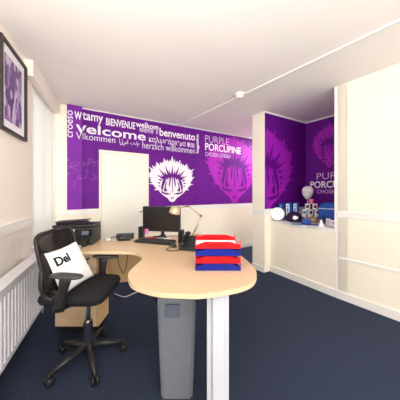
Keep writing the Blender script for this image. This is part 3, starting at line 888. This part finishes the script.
bm = B(); pbx(bm, (0.02, -0.14, 0.032), (0.22, 0.075, 0.055), 0.008); pbx(bm, (0.02, -0.125, 0.066), (0.20, 0.05, 0.012), 0.004); obj('output_tray', bm, 'black_plastic', pr)
bm = B(); box(bm, (0.012, -0.118, 0.115), (0.012, 0.003, 0.06), 0, 0, TP @ Matrix.Translation((0, 0, 0)) ); obj('label_strip', bm, 'paper', pr, label='white paper strip')
bm = B(); pbx(bm, (0.075, -0.185, 0.012), (0.04, 0.02, 0.02), 0.004); obj('catch', bm, 'light_grey', pr)

# ------------------------------------------------------------------ monitor
mL = Vector((-0.605, 2.105)); mR = Vector((-0.203, 2.035)); md = (mR-mL).normalized(); mn = Vector((md.y, -md.x))
mo = thing('monitor', 'black widescreen monitor standing at the back of the desk', 'monitor', v3((mL+mR)/2, TZ))
mz0, mz1 = 0.790, 1.050
bm = B(); slab(bm, mL, mR, -mn, 0.035, mz0, mz1); bmesh.ops.bevel(bm, geom=bm.edges[:], offset=0.006, segments=2, affect='EDGES'); obj('casing', bm, 'black_plastic', mo)
bm = B(); slab(bm, mL+md*0.012-mn*0.001, mR-md*0.012-mn*0.001, mn, 0.0025, mz0+0.018, mz1-0.012); obj('screen', bm, 'screen', mo)
bm = B(); mc = (mL+mR)/2
tube(bm, [v3(mc-mn*0.045, 0.87), v3(mc-mn*0.05, 0.77), v3(mc-mn*0.04, 0.742)], 0.018); obj('neck', bm, 'black_plastic', mo)
bm = B(); prism(bm, [mc+md*0.00-mn*0.05, mc+md*0.03-mn*0.05, mc+md*0.085+mn*0.06, mc+md*0.05+mn*0.06], TZ+0.0005, TZ+0.014)
prism(bm, [mc+md*0.00-mn*0.05, mc+md*0.03-mn*0.05, mc-md*0.05+mn*0.02, mc-md*0.08+mn*0.02], TZ+0.0005, TZ+0.014)
tube(bm, [v3(mc+md*0.005-mn*0.012, mz0+0.004), v3(mc+md*0.06+mn*0.035, TZ+0.012)], 0.011)
obj('foot', bm, 'black_plastic', mo)

bm = B(); p = mL+md*0.045+mn*0.002; slab(bm, p-md*0.02, p+md*0.022, mn, 0.0008, 0.762, 0.815)
solo('sticky_note', bm, 'pink', 'small pink sticky note at the lower left corner of the monitor', 'note', v3(p, 0.762))

def speaker(label, c, h, w, d, rz):
    t = thing('desktop_speaker', label, 'speaker', (c[0], c[1], TZ), rz, 'small speakers either side of the monitor')
    T = Matrix.Translation((c[0], c[1], TZ)) @ Matrix.Rotation(rz, 4, 'Z')
    bm = B(); box(bm, (0, 0, h/2+0.001), (w, d, h), 0, 0.005, T); obj('cabinet', bm, 'black_plastic', t)
    bm = B(); box(bm, (0, -d/2-0.001, h/2+0.004), (w*0.8, 0.003, h*0.82), 0, 0.001, T); obj('grille', bm, 'black_fabric', t)
speaker('slim black speaker left of the monitor', (-0.598, 2.045), 0.118, 0.05, 0.05, -0.15)
speaker('slim black speaker right of the monitor near the lamp', (-0.172, 1.835), 0.122, 0.042, 0.06, -0.25)

# keyboard
kc = Vector((-0.420, 1.868)); krz = math.radians(-17)
kb = thing('keyboard', 'black keyboard lying in front of the monitor', 'keyboard', v3(kc, TZ), krz)
TK = Matrix.Translation((kc.x, kc.y, TZ)) @ Matrix.Rotation(krz, 4, 'Z')
bm = B(); box(bm, (0, 0, 0.010), (0.37, 0.13, 0.018), 0, 0.004, TK); obj('case', bm, 'black_plastic', kb)
bm = B()
for j in range(5):
    x = -0.172
    while x < 0.168:
        w = 0.0165 if not (j == 0 and -0.10 < x < 0.02) else 0.09
        if not (0.085 < x < 0.095): box(bm, (x+w/2, -0.046+j*0.022, 0.022), (w, 0.0175, 0.006), 0, 0, TK)
        x += w+0.003
obj('keys', bm, 'grey_plastic_dark', kb)['kind'] = 'stuff'

# mouse
mc_ = Vector((-0.232, 1.712)); mz = math.radians(20)
ms = thing('mouse', 'dark grey computer mouse to the right of the keyboard', 'mouse', v3(mc_, TZ), mz)
bm = B(); cushion(bm, (mc_.x, mc_.y, TZ+0.015), 0.028, 0.05, 0.0148, 2.4, 2.2, RZ(math.degrees(mz))); obj('shell', bm, 'grey_plastic_dark', ms, smooth=True)
bm = B(); box(bm, (0, 0.026, 0.0295), (0.007, 0.02, 0.006), 0, 0.002, Matrix.Translation((mc_.x, mc_.y, TZ)) @ Matrix.Rotation(mz, 4, 'Z')); obj('wheel', bm, 'black_plastic', ms)
bm = B(); zc_ = TZ+0.0035
tube(bm, spline([(-0.26, 1.675, zc_), (-0.275, 1.64, zc_), (-0.25, 1.585, zc_), (-0.18, 1.60, zc_), (-0.12, 1.66, zc_), (-0.085, 1.70, zc_)], 6), 0.0035, 6)
solo('phone_cord', bm, 'cable_black', 'black looped cord lying between mouse and telephone', 'cord', (-0.18, 1.63, TZ), smooth=True)

# pens under the monitor
for (nm, x0, y0, x1, y1, m, lab) in (('pen', -0.535, 2.035, -0.435, 2.025, 'red', 'red pen lying behind the keyboard'), ('pen', -0.44, 2.04, -0.35, 2.015, 'teal', 'teal pen lying behind the keyboard'), ('pen', -0.365, 2.003, -0.285, 1.985, 'paper', 'white pen lying behind the keyboard')):
    d = Vector((x1-x0, y1-y0)).normalized()
    t = thing('pen', lab, 'pen', ((x0+x1)/2, (y0+y1)/2, TZ), 0, 'pens behind the keyboard')
    bm = B(); tube(bm, [(x0, y0, TZ+0.0055), (x1, y1, TZ+0.0055)], 0.005, 8); obj('barrel', bm, m, t, smooth=True)
    bm = B(); tube(bm, [(x1, y1, TZ+0.0055), (x1+d.x*0.014, y1+d.y*0.014, TZ+0.0055)], [0.005, 0.001], 8); obj('tip', bm, 'silver', t, smooth=True)

# network boxes and cables on the left arm
t = thing('network_switch', 'small black network box at the back edge of the desk by the door', 'network box', (-0.755, 2.02, TZ), 0.2)
TN = Matrix.Translation((-0.755, 2.02, TZ)) @ Matrix.Rotation(0.2, 4, 'Z')
bm = B(); box(bm, (0, 0, 0.026), (0.165, 0.06, 0.05), 0, 0.005, TN); obj('housing', bm, 'black_plastic', t)
bm = B(); box(bm, (0.02, -0.0305, 0.034), (0.10, 0.003, 0.014), 0, 0.001, TN); obj('port_row', bm, 'grey_plastic_dark', t)
t = thing('power_adapter', 'black power adapter block lying in front of the network box', 'adapter', (-0.735, 1.945, TZ), 0.1)
TN = Matrix.Translation((-0.735, 1.945, TZ)) @ Matrix.Rotation(0.1, 4, 'Z')
bm = B(); box(bm, (0, 0, 0.015), (0.12, 0.055, 0.028), 0, 0.006, TN); obj('housing', bm, 'gloss_black', t)
bm = B(); box(bm, (-0.01, -0.01, 0.0295), (0.05, 0.022, 0.001), 0, 0, TN); obj('rating_label', bm, 'grey_plastic', t)
bm = B(); tube(bm, spline([(-0.925, 1.94, TZ+0.006), (-0.90, 1.96, TZ+0.006), (-0.87, 2.0, TZ+0.02), (-0.845, 2.01, TZ+0.024)], 6), 0.004, 6)
solo('network_cable', bm, 'cable_black', 'short black cable between printer and network box', 'cable', (-0.89, 1.97, TZ), smooth=True)
t = thing('plug', 'white mains plug lying on the desk beside the network box', 'plug', (-0.885, 1.945, TZ))
bm = B(); box(bm, (-0.885, 1.93, TZ+0.013), (0.045, 0.035, 0.022), 0.3, 0.006); obj('plug_body', bm, 'cable_white', t)
bm = B(); tube(bm, spline([(-0.862, 1.936, TZ+0.01), (-0.84, 1.92, TZ+0.005), (-0.80, 1.938, TZ+0.007)], 5), 0.003, 6); obj('lead', bm, 'cable_white', t, smooth=True)

# telephone
pc2 = Vector((-0.078, 1.675)); prz2 = math.radians(-14)
ph = thing('desk_telephone', 'black desk telephone beside the stacked letter trays', 'telephone', v3(pc2, TZ), prz2)
TT = Matrix.Translation((pc2.x, pc2.y, TZ)) @ Matrix.Rotation(prz2, 4, 'Z')
bm = B()
pts = [(-0.09, 0.004), (0.09, 0.004), (0.09, 0.085), (0.075, 0.09), (-0.09, 0.03)]
a_ = [bm.verts.new(TT @ Vector((-0.075, y, z))) for y, z in pts]; b_ = [bm.verts.new(TT @ Vector((0.085, y, z))) for y, z in pts]
bm.faces.new(a_); bm.faces.new(b_[::-1])
for i in range(5): bm.faces.new((a_[i], a_[(i+1) % 5], b_[(i+1) % 5], b_[i]))
obj('base', bm, 'black_plastic', ph)
bm = B()
tube(bm, [TT @ Vector(p) for p in spline([(-0.05, -0.092, 0.046), (-0.05, -0.06, 0.060), (-0.05, 0.0, 0.088), (-0.05, 0.06, 0.108), (-0.05, 0.09, 0.108)], 5)], 0.014, 10)
cushion(bm, TT @ Vector((-0.05, -0.085, 0.050)), 0.024, 0.026, 0.016, 3, 2.5, RZ(-14)); cushion(bm, TT @ Vector((-0.05, 0.085, 0.106)), 0.024, 0.026, 0.016, 3, 2.5, RZ(-14))
obj('handset', bm, 'gloss_black', ph, smooth=True)
bm = B(); SL = TT @ Matrix.Rotation(math.atan2(0.06, 0.165), 4, 'X')
for i in range(3):
    for j in range(4): box(bm, (0.008+i*0.024, -0.055+j*0.024, 0.046), (0.017, 0.014, 0.007), 0, 0.002, SL)
obj('keypad', bm, 'grey_plastic', ph)
bm = B(); box(bm, (0.03, 0.055, 0.0445), (0.075, 0.03, 0.006), 0, 0.001, SL); obj('display', bm, 'grey_screen', ph)

# anglepoise lamp
lb = Vector((-0.068, 2.03))
lp = thing('desk_lamp', 'cream jointed desk lamp reaching over the monitor corner', 'lamp', v3(lb, TZ))
bm = B(); lathe(bm, [(0.055, 0.001), (0.055, 0.012), (0.04, 0.022), (0.014, 0.028), (0.014, 0.05)], v3(lb, TZ), 22); obj('base', bm, 'lamp_cream', lp, smooth=False)
J0 = Vector((-0.068, 2.03, TZ+0.045)); J1 = Vector((0.010, 2.00, 0.962)); J2 = Vector((-0.117, 1.96, 1.062)); J3 = Vector((-0.175, 1.935, 1.052)); HD = Vector((-0.237, 1.915, 1.03))
side_ = Vector((0.15, 0.9, 0)).normalized()*0.010
bm = B()
for s2 in (-1, 1): tube(bm, [J0+side_*s2, J1+side_*s2], 0.005, 8)
obj('lower_arm', bm, 'lamp_cream', lp, smooth=True)
bm = B()
for s2 in (-1, 1): tube(bm, [J1+side_*s2, J2+side_*s2], 0.005, 8)
obj('upper_arm', bm, 'lamp_cream', lp, smooth=True)
for J in (J1, J2):
    bm = B(); tube(bm, [J-side_*1.9, J+side_*1.9], 0.0125, 12); obj('joint', bm, 'brass', lp, smooth=True)
bm = B(); tube(bm, [J2, J3, HD+Vector((0.03, 0.01, 0.012))], 0.006, 8); obj('head_link', bm, 'brass', lp, smooth=True)
bm = B(); hm = RY(16) @ RX(8)
lathe(bm, [(0.0, 0.038), (0.016, 0.037), (0.034, 0.028), (0.046, 0.010), (0.052, -0.026), (0.0525, -0.034), (0.050, -0.034), (0.049, -0.026), (0.043, 0.008), (0.03, 0.024), (0.0, 0.032)], HD, 24, hm); obj('lamp_shade', bm, 'lamp_cream', lp, smooth=True)
bm = B(); cushion(bm, HD+Vector((0, 0, -0.005)), 0.02, 0.02, 0.024, 2, 2, hm, 16, 8); obj('bulb', bm, 'china', lp, smooth=True)
bm = B(); tube(bm, [J0+(J1-J0)*0.12+Vector((0.012, -0.01, 0)), J0+(J1-J0)*0.55+Vector((0.016, -0.006, 0))], 0.004, 8); obj('spring', bm, 'silver', lp, smooth=True)

# ------------------------------------------------------------------ letter trays
TX0, TX1, TY0, TY1 = -0.028, 0.243, 1.192, 1.40
def tray(z, m, label):
    t = thing('letter_tray', label, 'letter tray', ((TX0+TX1)/2, (TY0+TY1)/2, z), 0, 'stacked letter trays on the desk')
    w = 0.004; h = 0.040
    bm = B(); box(bm, ((TX0+TX1)/2, (TY0+TY1)/2, z+0.003), (TX1-TX0, TY1-TY0, 0.005)); obj('floor_plate', bm, m, t)
    def wallp(pts, y0, y1, nm):
        bm = B(); a = [bm.verts.new((x, y0, z+zz)) for x, zz in pts]; b = [bm.verts.new((x, y1, z+zz)) for x, zz in pts]
        n = len(pts); bm.faces.new(a); bm.faces.new(b[::-1])
        for i in range(n): bm.faces.new((a[i], a[(i+1) % n], b[(i+1) % n], b[i]))
        obj(nm, bm, m, t)
    L_ = TX1-TX0
    pts = [(TX0, 0.0056), (TX1, 0.0056), (TX1, 0.020), (TX1-0.062, h), (TX0+0.060, h), (TX0, 0.020)]
    wallp(pts, TY0, TY0+w, 'front_wall')
    wallp(pts, TY1-w, TY1, 'rear_wall')
    for x in (TX0, TX1-w):
        bm = B(); prism(bm, [(x, TY0+w), (x+w, TY0+w), (x+w, TY1-w), (x, TY1-w)], z+0.0056, z+0.010); 
        for yy in (TY0+w, TY1-w-0.02): prism(bm, [(x, yy), (x+w, yy), (x+w, yy+0.02), (x, yy+0.02)], z+0.0121, z+0.0435)
        obj('side_wall', bm, m, t)
    return t
zz = TZ+0.0005
labs = [('blue', 'blue letter tray at the bottom of the stack'), ('red', 'red letter tray directly on the bottom blue tray'), ('blue', 'blue letter tray third up in the stack'), ('red', 'red letter tray on top of the stack holding white paper')]
for k, (m, lab) in enumerate(labs):
    tray(zz+0.0440*k, m, lab)
ztp = zz+0.0440*3
t = thing('paper_stack', 'sheaf of white paper lying in the top red tray', 'paper', ((TX0+TX1)/2, 1.29, ztp+0.006))
bm = B()
for i in range(4):
    box(bm, ((TX0+TX1)/2-0.006+random.uniform(-.004, .004), 1.262+random.uniform(-.004, .004), ztp+0.0085+i*0.0035), (0.252, 0.115, 0.003), random.uniform(-.02, .02))
obj('sheets', bm, 'paper', t)

# ------------------------------------------------------------------ floor cables
bm = B(); tube(bm, spline([(-1.0, 2.35, 0.005), (-0.86, 2.28, 0.005), (-0.78, 2.36, 0.005), (-0.72, 2.42, 0.005), (-0.66, 2.38, 0.005), (-0.58, 2.40, 0.006)], 6), 0.006, 6)
solo('mains_lead', bm, 'cable_white', 'white lead trailing over the carpet to the socket strip', 'cable', (-0.72, 2.38, 0), smooth=True)
t = thing('socket_strip', 'dark socket strip lying on the carpet behind the desk', 'extension socket', (-0.70, 2.37, 0))
bm = B(); box(bm, (-0.66, 2.40, 0.018), (0.12, 0.05, 0.034), -0.1, 0.006) if False else box(bm, (-0.50, 2.40, 0.019), (0.15, 0.05, 0.036), -0.1, 0.006); obj('housing', bm, 'black_plastic', t)
for k in range(2):
    bm = B(); box(bm, (-0.535+0.06*k, 2.402-0.006*k, 0.0385), (0.03, 0.03, 0.003), -0.1, 0.001); obj('socket_face', bm, 'cable_white', t)
t.location = (-0.50, 2.40, 0)
for c in t.children: c.location = Vector((-0.70, 2.37, 0))-Vector((-0.50, 2.40, 0))
bm = B(); tube(bm, spline([(-0.74, 1.80, 0.70), (-0.735, 1.79, 0.60), (-0.72, 1.80, 0.52), (-0.70, 1.83, 0.46), (-0.69, 1.88, 0.52), (-0.695, 1.92, 0.64), (-0.70, 1.93, 0.70)], 6), 0.0035, 6)
solo('hanging_cable', bm, 'cable_black', 'thin black cable hanging in a loop beneath the desk', 'cable', (-0.72, 1.83, 0.46), smooth=True)

# ------------------------------------------------------------------ things on the alcove counter
CZ = 0.7705
def cp_(x, Y): return Vector(((x-200)/200.0*Y, Y))
def facing(p): return math.atan2(p.x, p.y)*-1      # turn that faces the middle of the room
# round white dish leaning at the left end
p = cp_(277.6, 3.02)
t = thing('dish', 'round white dish leaning upright at the left end of the alcove counter', 'dish', v3(p, CZ), facing(p))
TD = Matrix.Translation((p.x, p.y, CZ)) @ Matrix.Rotation(facing(p), 4, 'Z') @ Matrix.Translation((0, 0, 0.098)) @ RX(78)
bm = B(); lathe(bm, [(0.0, 0.012), (0.070, 0.012), (0.078, 0.020), (0.096, 0.024), (0.097, 0.020), (0.090, -0.012), (0.0, -0.012)], (0, 0, 0), 32); bm.transform(TD); obj('dish_body', bm, 'china', t, smooth=False)
bm = words_bm('hello', 0.0); bm.free()
bm = B()
for k in range(5): box(bm, (-0.03+0.014*k, 0.0, 0.0125), (0.009, 0.006, 0.001), 0, 0, TD)
obj('printed_mark', bm, 'sky', t)

# blue and white boxes along the side wall
for (xc, Y, w, m2, lab) in ((281.2, 3.075, 0.085, 'navy', 'navy printed carton nearest the white dish'), (288.3, 3.125, 0.105, 'sky', 'middle one of the blue and white cartons on the counter'), (295.6, 3.19, 0.105, 'sky', 'blue and white carton nearest the mugs')):
    p = cp_(xc, Y); rz = math.radians(8)
    t = thing('carton', lab, 'carton', v3(p, CZ), rz, 'blue cartons on the alcove counter')
    TC = Matrix.Translation((p.x, p.y, CZ)) @ Matrix.Rotation(rz, 4, 'Z')
    bm = B(); box(bm, (0, 0, 0.13), (w, 0.028, 0.26), 0, 0.002, TC); obj('box_body', bm, 'royal' if m2 == 'sky' else 'navy', t)
    bm = B(); box(bm, (-w*0.18, -0.015, 0.15), (w*0.52, 0.002, 0.19), 0, 0, TC); box(bm, (w*0.1, -0.015, 0.03), (w*0.6, 0.002, 0.03), 0, 0, TC); obj('front_print', bm, 'paper' if m2 == 'sky' else 'royal', t)
    bm = B(); box(bm, (-w*0.2, -0.0168, 0.15), (w*0.28, 0.0015, 0.06), 0, 0, TC); box(bm, (-w*0.2, -0.0168, 0.21), (w*0.3, 0.0015, 0.02), 0, 0, TC); obj('picture_print', bm, 'sky', t)

# dark cap
p = cp_(294.2, 2.95); rz = facing(p)
t = thing('cap', 'dark aubergine cap with a white badge on the alcove counter', 'cap', v3(p, CZ), rz)
TC = Matrix.Translation((p.x, p.y, CZ)) @ Matrix.Rotation(rz, 4, 'Z')
bm = B(); lathe(bm, [(0.112, 0.002), (0.113, 0.03), (0.105, 0.075), (0.085, 0.11), (0.05, 0.135), (0.0, 0.145)], (0, 0, 0), 28, Matrix.Diagonal((1, 0.9, 1, 1))); bm.transform(TC); obj('crown', bm, 'cap', t, smooth=True)
bm = B(); cushion(bm, (0, -0.10, 0.018), 0.09, 0.07, 0.008, 2.3, 2.2, RX(8)); bm.transform(TC); obj('peak', bm, 'cap', t, smooth=True)
bm = B(); lathe(bm, [(0.0, 0.0), (0.028, 0.0), (0.028, 0.003), (0.0, 0.003)], (0.01, -0.101, 0.062), 18, RX(76)); box(bm, (0.042, -0.094, 0.065), (0.016, 0.004, 0.03)); bm.transform(TC); obj('badge', bm, 'paper', t)

# mugs: one made, the others copied
def make_mug(label):
    t = thing('mug', label, 'mug', (0, 0, 0), 0, 'white mugs piled on the alcove counter')
    bm = B(); lathe(bm, [(0.0, 0.0), (0.033, 0.0), (0.036, 0.004), (0.036, 0.084), (0.033, 0.0845), (0.033, 0.008), (0.0, 0.007)], (0, 0, 0), 22); obj('bowl', bm, 'china', t, world=False)
    bm = B(); tube(bm, spline([(0, 0.034, 0.068), (0, 0.052, 0.066), (0, 0.056, 0.045), (0, 0.050, 0.022), (0, 0.034, 0.018)], 4), 0.005, 6); obj('handle', bm, 'china', t, world=False, smooth=True)
    bm = B()
    ar = [(-0.95+1.0*k/6) - math.pi/2+0.45 for k in range(7)]
    for k in range(6):
        a, b = ar[k], ar[k+1]
        f = [bm.verts.new((0.0366*math.cos(q), 0.0366*math.sin(q), z)) for q, z in ((a, 0.02), (b, 0.02), (b, 0.066), (a, 0.066))]
        bm.faces.new(f)
    bmesh.ops.solidify(bm, geom=bm.faces[:], thickness=0.0006)
    obj('picture_print', bm, 'dark_print', t, world=False)
    return t
proto = make_mug('white mug at the left end of the lowest row')
rows = [  # sight line, depth, level, print colour, label
    (303.4, 3.00, 0, 'sky', 'white mug at the left end of the lowest row of mugs'),
    (309.8, 2.99, 0, 'dark_print', 'white mug in the middle of the lowest row, behind the wicker basket'),
    (316.6, 2.97, 0, 'dark_print', 'white mug at the right end of the lowest row of mugs'),
    (304.6, 3.00, 1, 'sky', 'white mug at the left of the second row of mugs'),
    (310.6, 2.985, 1, 'dark_print', 'white mug in the middle of the second row of mugs'),
    (317.2, 2.97, 1, 'red_print', 'white mug at the right of the second row with a red print'),
    (307.6, 2.99, 2, 'dark_print', 'white mug with a dark picture under the coral candle'),
    (315.0, 2.98, 2, 'red_print', 'white mug with a red picture in the top row of mugs')]
for i, (x, Y, lv_, pm, lab) in enumerate(rows):
    if i == 0: o = proto
    else:
        o = proto.copy(); COL.objects.link(o)
        for c in proto.children:
            k = c.copy(); COL.objects.link(k); k.parent = o
            if c.name.startswith('picture_print') and pm != 'sky':
                pass
    p = cp_(x, Y); o.location = v3(p, CZ+0.0853*lv_); o['label'] = lab
    o.rotation_euler = (0, 0, facing(p)+(0.0, 0.5, 2.6)[i % 3]*0 + 0.1*(i % 3))
    for c in o.children:
        if c.name.startswith('picture_print'):
            if c.data.users > 1: c.data = c.data.copy()
            c.data.materials.clear(); c.data.materials.append(M[pm])
p = cp_(311.4, 2.985)
t = thing('candle', 'coral candle in a clear-rimmed pot at the top of the mug pile', 'candle', v3(p, CZ+0.0853*3))
bm = B(); lathe(bm, [(0.0, 0.0), (0.046, 0.0), (0.046, 0.004), (0.0, 0.004)], v3(p, CZ+0.0853*3), 20); obj('saucer', bm, 'china', t)
bm = B(); lathe(bm, [(0.0, 0.004), (0.030, 0.004), (0.032, 0.05), (0.0, 0.048)], v3(p, CZ+0.0853*3), 20); obj('wax', bm, 'coral', t)
bm = B(); lathe(bm, [(0.0325, 0.045), (0.0335, 0.068), (0.0315, 0.068), (0.0305, 0.0505)], v3(p, CZ+0.0853*3), 20); obj('rim', bm, 'pink', t)
bm = B(); tube(bm, [v3(p, CZ+0.0853*3+0.046), v3(p, CZ+0.0853*3+0.06)], 0.0015, 5); obj('wick', bm, 'ink', t)

# balloon on a stick
p = cp_(307.6, 3.16); zb = CAMZ-(192.8-192)/200*3.16
t = thing('balloon', 'white balloon on a stick behind the pile of mugs', 'balloon', v3(p, CZ))
bm = B(); lathe(bm, [(0.0, -0.112), (0.012, -0.108), (0.035, -0.092), (0.066, -0.05), (0.083, 0.0), (0.082, 0.04), (0.064, 0.078), (0.035, 0.098), (0.0, 0.103)], v3(p, zb+0.005), 26, RX(6)); obj('skin', bm, 'balloon', t, smooth=True)
bm = B(); tube(bm, [v3(p, CZ+0.018), v3(p, zb-0.10)], 0.004, 8); obj('stick', bm, 'paper', t)
bm = B(); lathe(bm, [(0.05, 0.0005), (0.05, 0.012), (0.01, 0.02)], v3(p, CZ), 20); obj('stand', bm, 'paper', t)
bm = B(); f = facing(p)
for k in range(6):
    a = -0.42+0.15*k
    q = v3(p, zb+0.012)+Vector((0.0835*math.sin(a+(-f)*-1*0-math.atan2(p.x, p.y)*0), -0.0835*math.cos(a), 0))
    q = Vector((p.x+0.0835*math.sin(a-math.atan2(p.x, p.y)), p.y-0.0835*math.cos(a-math.atan2(p.x, p.y)), zb+0.012))
    box(bm, q, (0.008, 0.003, 0.010), a-math.atan2(p.x, p.y))
obj('printed_mark', bm, 'coral', t)

# blue bag at the right end
p = cp_(331.5, 2.68); rz = math.radians(-48)
t = thing('bag', 'royal blue padded bag with a white stripe at the right end of the counter', 'bag', v3(p, CZ), rz)
TC = Matrix.Translation((p.x, p.y, CZ)) @ Matrix.Rotation(rz, 4, 'Z')
bm = B(); cushion(bm, (0, 0, 0.145), 0.155, 0.06, 0.144, 4.5, 3.2); bm.transform(TC); obj('bag_body', bm, 'royal', t, smooth=True)
bm = B(); cushion(bm, (0, -0.01, 0.205), 0.157, 0.062, 0.007, 5, 3); bm.transform(TC); obj('stripe', bm, 'paper', t, smooth=True)

# dark bottle, white cone, basket, white cartons
p = cp_(323.2, 2.60)
t = thing('bottle', 'slim dark bottle between the mugs and the blue bag', 'bottle', v3(p, CZ))
bm = B(); lathe(bm, [(0.0, 0.0), (0.022, 0.001), (0.023, 0.08), (0.010, 0.11), (0.010, 0.125), (0.0, 0.125)], v3(p, CZ), 18); obj('flask', bm, 'dark_bottle', t, smooth=True)
bm = B(); lathe(bm, [(0.0115, 0.118), (0.0115, 0.142), (0.0, 0.143)], v3(p, CZ), 14); obj('stopper', bm, 'black_plastic', t)
p = cp_(321.3, 2.48)
bm = B(); lathe(bm, [(0.0, 0.0), (0.040, 0.0), (0.040, 0.005), (0.022, 0.045), (0.007, 0.085), (0.0, 0.09)], v3(p, CZ), 20)
solo('table_ornament', bm, 'china', 'small white cone in front of the dark bottle', 'ornament', v3(p, CZ))
p = cp_(312.4, 2.82)
t = thing('basket', 'small tan wicker basket in front of the mugs', 'basket', v3(p, CZ))
bm = B(); lathe(bm, [(0.0, 0.0), (0.050, 0.0), (0.066, 0.03), (0.072, 0.06), (0.067, 0.06), (0.060, 0.03), (0.046, 0.006), (0.0, 0.005)], v3(p, CZ), 24); obj('bowl', bm, 'wicker', t, smooth=False)
bm = B(); tube(bm, [(p.x+0.071*math.cos(a), p.y+0.071*math.sin(a), CZ+0.062) for a in [k*math.pi/12 for k in range(24)]], 0.005, 6, True); obj('rim', bm, 'wicker', t, smooth=True)
p = cp_(306.4, 2.73)
bm = B(); box(bm, v3(p, CZ+0.031), (0.10, 0.05, 0.06), -0.3, 0.003)
solo('carton', bm, 'royal', 'low plain blue carton beside the wicker basket', 'carton', v3(p, CZ))
for (x, Y, h, lab) in ((328.4, 2.60, 0.085, 'small white carton left of the other in front of the blue bag'), (333.2, 2.52, 0.075, 'small white carton closest to the right wall')):
    p = cp_(x, Y)
    t = thing('carton', lab, 'carton', v3(p, CZ), -0.7, 'small white cartons by the blue bag')
    TC = Matrix.Translation((p.x, p.y, CZ)) @ Matrix.Rotation(-0.7, 4, 'Z')
    bm = B(); box(bm, (0, 0, h/2), (0.052, 0.045, h), 0, 0.002, TC); obj('box_body', bm, 'paper', t)
    bm = B(); box(bm, (0.002, -0.0232, h*0.55), (0.026, 0.0015, h*0.4), 0, 0, TC); obj('front_print', bm, 'vinyl_lilac', t)
# leaflets along the front
for (x, Y, rz, w, d, m, lab) in ((288.0, 2.80, 0.3, 0.10, 0.14, 'paper', 'white leaflet lying in front of the dark cap at its left'), (296.5, 2.66, -0.5, 0.13, 0.12, 'sky', 'pale blue leaflet lying in front of the dark cap'),
                                 (305.5, 2.66, 0.2, 0.13, 0.10, 'navy', 'navy leaflet lying in front of the low blue carton'), (313.5, 2.60, -0.2, 0.14, 0.10, 'royal', 'royal blue leaflet lying in front of the basket'),
                                 (315.5, 2.48, -0.7, 0.15, 0.11, 'paper', 'white leaflet lying in front of the white cone'), (328.5, 2.43, -0.8, 0.14, 0.11, 'paper', 'white leaflet nearest the right end of the counter front')):
    p = cp_(x, Y)
    bm = B(); box(bm, v3(p, CZ+0.002), (w, d, 0.003), rz)
    solo('leaflet', bm, m, lab, 'leaflet', v3(p, CZ), 'leaflets on the alcove counter')
